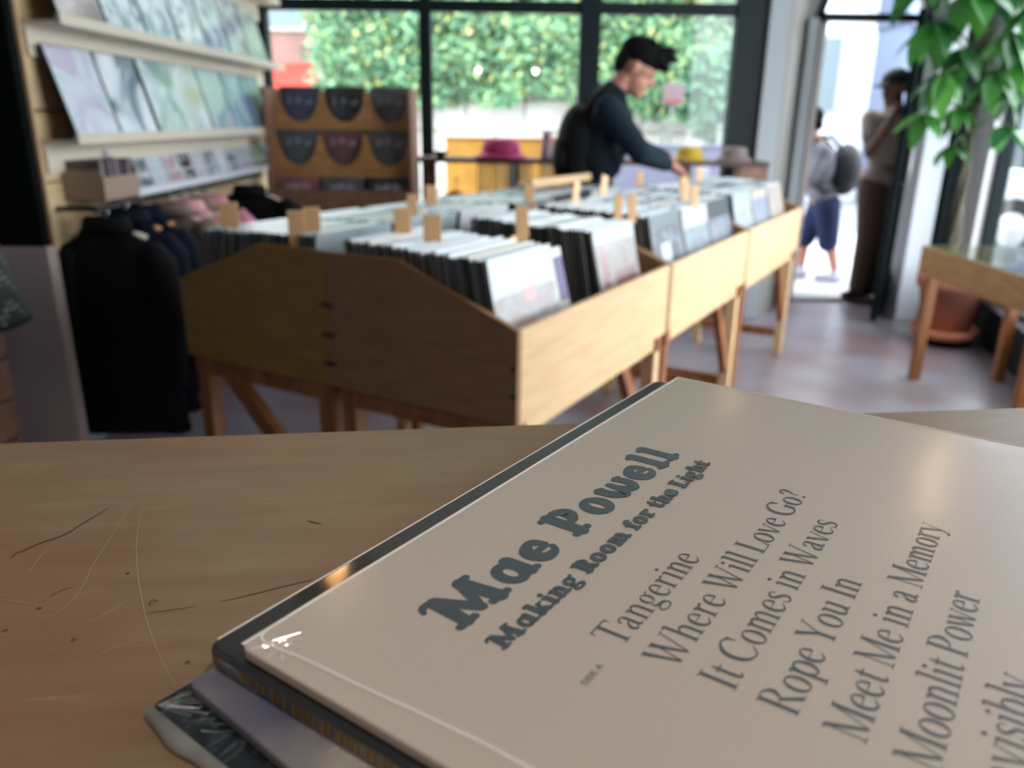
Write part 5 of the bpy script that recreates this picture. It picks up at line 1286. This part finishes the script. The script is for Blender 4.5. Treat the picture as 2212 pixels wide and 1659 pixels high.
# person walking outside with a dark backpack, seen from behind
PW = Vector((2.62, 6.95, 0))
OX = Vector((.07, 0, 0))
def T3(v): v = Vector(v); return Vector((v.x + .0, v.y, v.z * .93))
pw = thing('person', 'person in blue shorts walking outside the open door', 'person', PW)
hc3 = T3((2.46, 6.95, 1.42)); HP3, eyes3, (f3, r3, u3, rt3) = head_parts(hc3, (-.85, .45, -.25), (-.2, 0, 1), .98)
nk3 = T3((2.52, 6.95, 1.27)); pv3 = T3((2.68, 6.95, .70)); q1, q2 = T3((2.58, 7.12, 1.18)), T3((2.54, 6.80, 1.18)); g1, g2 = T3((2.46, 7.16, .95)), T3((2.46, 6.76, .95)); v1, v2 = T3((2.34, 7.10, .80)), T3((2.34, 6.76, .80))
kA, aA = T3((2.73, 6.88, .42)), T3((2.82, 6.88, .10)); kB, aB = T3((2.58, 7.04, .42)), T3((2.58, 7.06, .10))
b3 = HP3 + [('c', hc3 - u3 * .07, .055, nk3, .06), ('c', q1, .046, g1, .04), ('c', g1, .04, v1, .028), ('c', q2, .046, g2, .04), ('c', g2, .04, v2, .028), ('c', q1, .05, q2, .05), ('c', nk3, .07, T3((2.6, 6.95, 1.0)), .11), ('c', T3((2.6, 6.95, 1.0)), .11, pv3, .11),
            ('c', pv3 + Vector((0, -.08, 0)), .08, kA, .056), ('c', kA, .054, aA, .038), ('c', pv3 + Vector((0, .08, 0)), .08, kB, .056), ('c', kB, .054, aB, .038)]
b3 += hand_parts(v1, (-.5, 0, -.8), (-.8, 0, .5), 1) + hand_parts(v2, (-.5, 0, -.8), (-.8, 0, .5), -1)
blob('body', b3, .0075, skin_m, pw, PW, 2)
blob('shirt', [('c', q1, .064, g1, .058), ('c', q2, .064, g2, .058), ('c', q1, .08, q2, .08), ('e', T3((2.58, 6.95, 1.04)), (.15, .18, .20)), ('c', T3((2.64, 6.90, .82)), .115, T3((2.64, 7.0, .82)), .115)], .012, mat('grey_striped_shirt', '74757c', .9, var='5c5e68', scale=40, stretch=(1, 1, 6)), pw, PW, 3)
blob('shorts', [('c', pv3 + Vector((0, -.08, -.02)), .11, kA + Vector((-.005, 0, -.05)), .088), ('c', pv3 + Vector((0, .08, -.02)), .11, kB + Vector((0, 0, -.04)), .088), ('c', pv3 + Vector((0, -.06, 0)), .12, pv3 + Vector((0, .06, 0)), .12)], .012, mat('blue_shorts', '121d44', .9), pw, PW, 3)
for a_ in (aA, aB):
    blob('shoe', [('c', a_ + Vector((.04, 0, -.055)), .042, a_ + Vector((-.13, .05, -.06)), .036), ('c', a_ + Vector((0, 0, -.05)), .044, a_ + Vector((0, 0, -.01)), .044)], .009, mat('white_shoe', 'b9b6d0', .5), pw, PW, 2)
blob('hair', [('e', hc3 + u3 * .045 - f3 * .025, (.102, .088, .085), rt3), ('e', hc3 - f3 * .07 - u3 * .01, (.04, .07, .07), rt3)], .009, hair_m, pw, PW, 1)
for e_ in eyes3: obj('eye', MB().lathe([(.001, -.009), (.007, -.006), (.010, 0), (.007, .006), (.001, .009)], 10), eye_m, pw, loc=e_ - PW, smooth=True)
bq = Vector((2.80, 6.90, .75))
b_ = thing('backpack', 'dark blue backpack on the person walking outside', 'backpack', bq)
bm2 = mat('navy_nylon', '0d1118', .7)
blob('pack_body', [('e', bq + Vector((-.01, 0, .20)), (.135, .165, .215)), ('c', bq + Vector((-.02, -.07, .08)), .085, bq + Vector((-.02, .07, .08)), .085)], .012, bm2, b_, bq, 3)
blob('front_pocket', [('e', bq + Vector((.08, 0, .14)), (.045, .11, .10))], .01, bm2, b_, bq, 2)
for y in (-.1, .1):
    obj('shoulder_strap', MB().tube([(-.09, y, .36), (-.20, y, .47), (-.33, y, .44), (-.40, y, .30), (-.36, y, .12), (-.2, y, .02), (-.08, y, .05)], .017, 8), bm2, b_, smooth=True)
bgp = v2 + Vector((.02, -.01, -.30))
bg_ = thing('shopping_bag', 'teal green cloth bag carried by the person outside', 'bag', bgp)
tg = mat('teal_cloth', '235f58', .8)
blob('bag_body', [('e', bgp + Vector((0, 0, .09)), (.085, .045, .09)), ('c', bgp + Vector((-.05, 0, .04)), .035, bgp + Vector((.05, 0, .04)), .035)], .01, tg, bg_, bgp, 2)
obj('handle', MB().tube([(-.05, 0, .15), (-.05, 0, .22), (-.04, .0, .245), (.03, 0, .22), (.05, 0, .15)], .007, 6), tg, bg_, smooth=True)
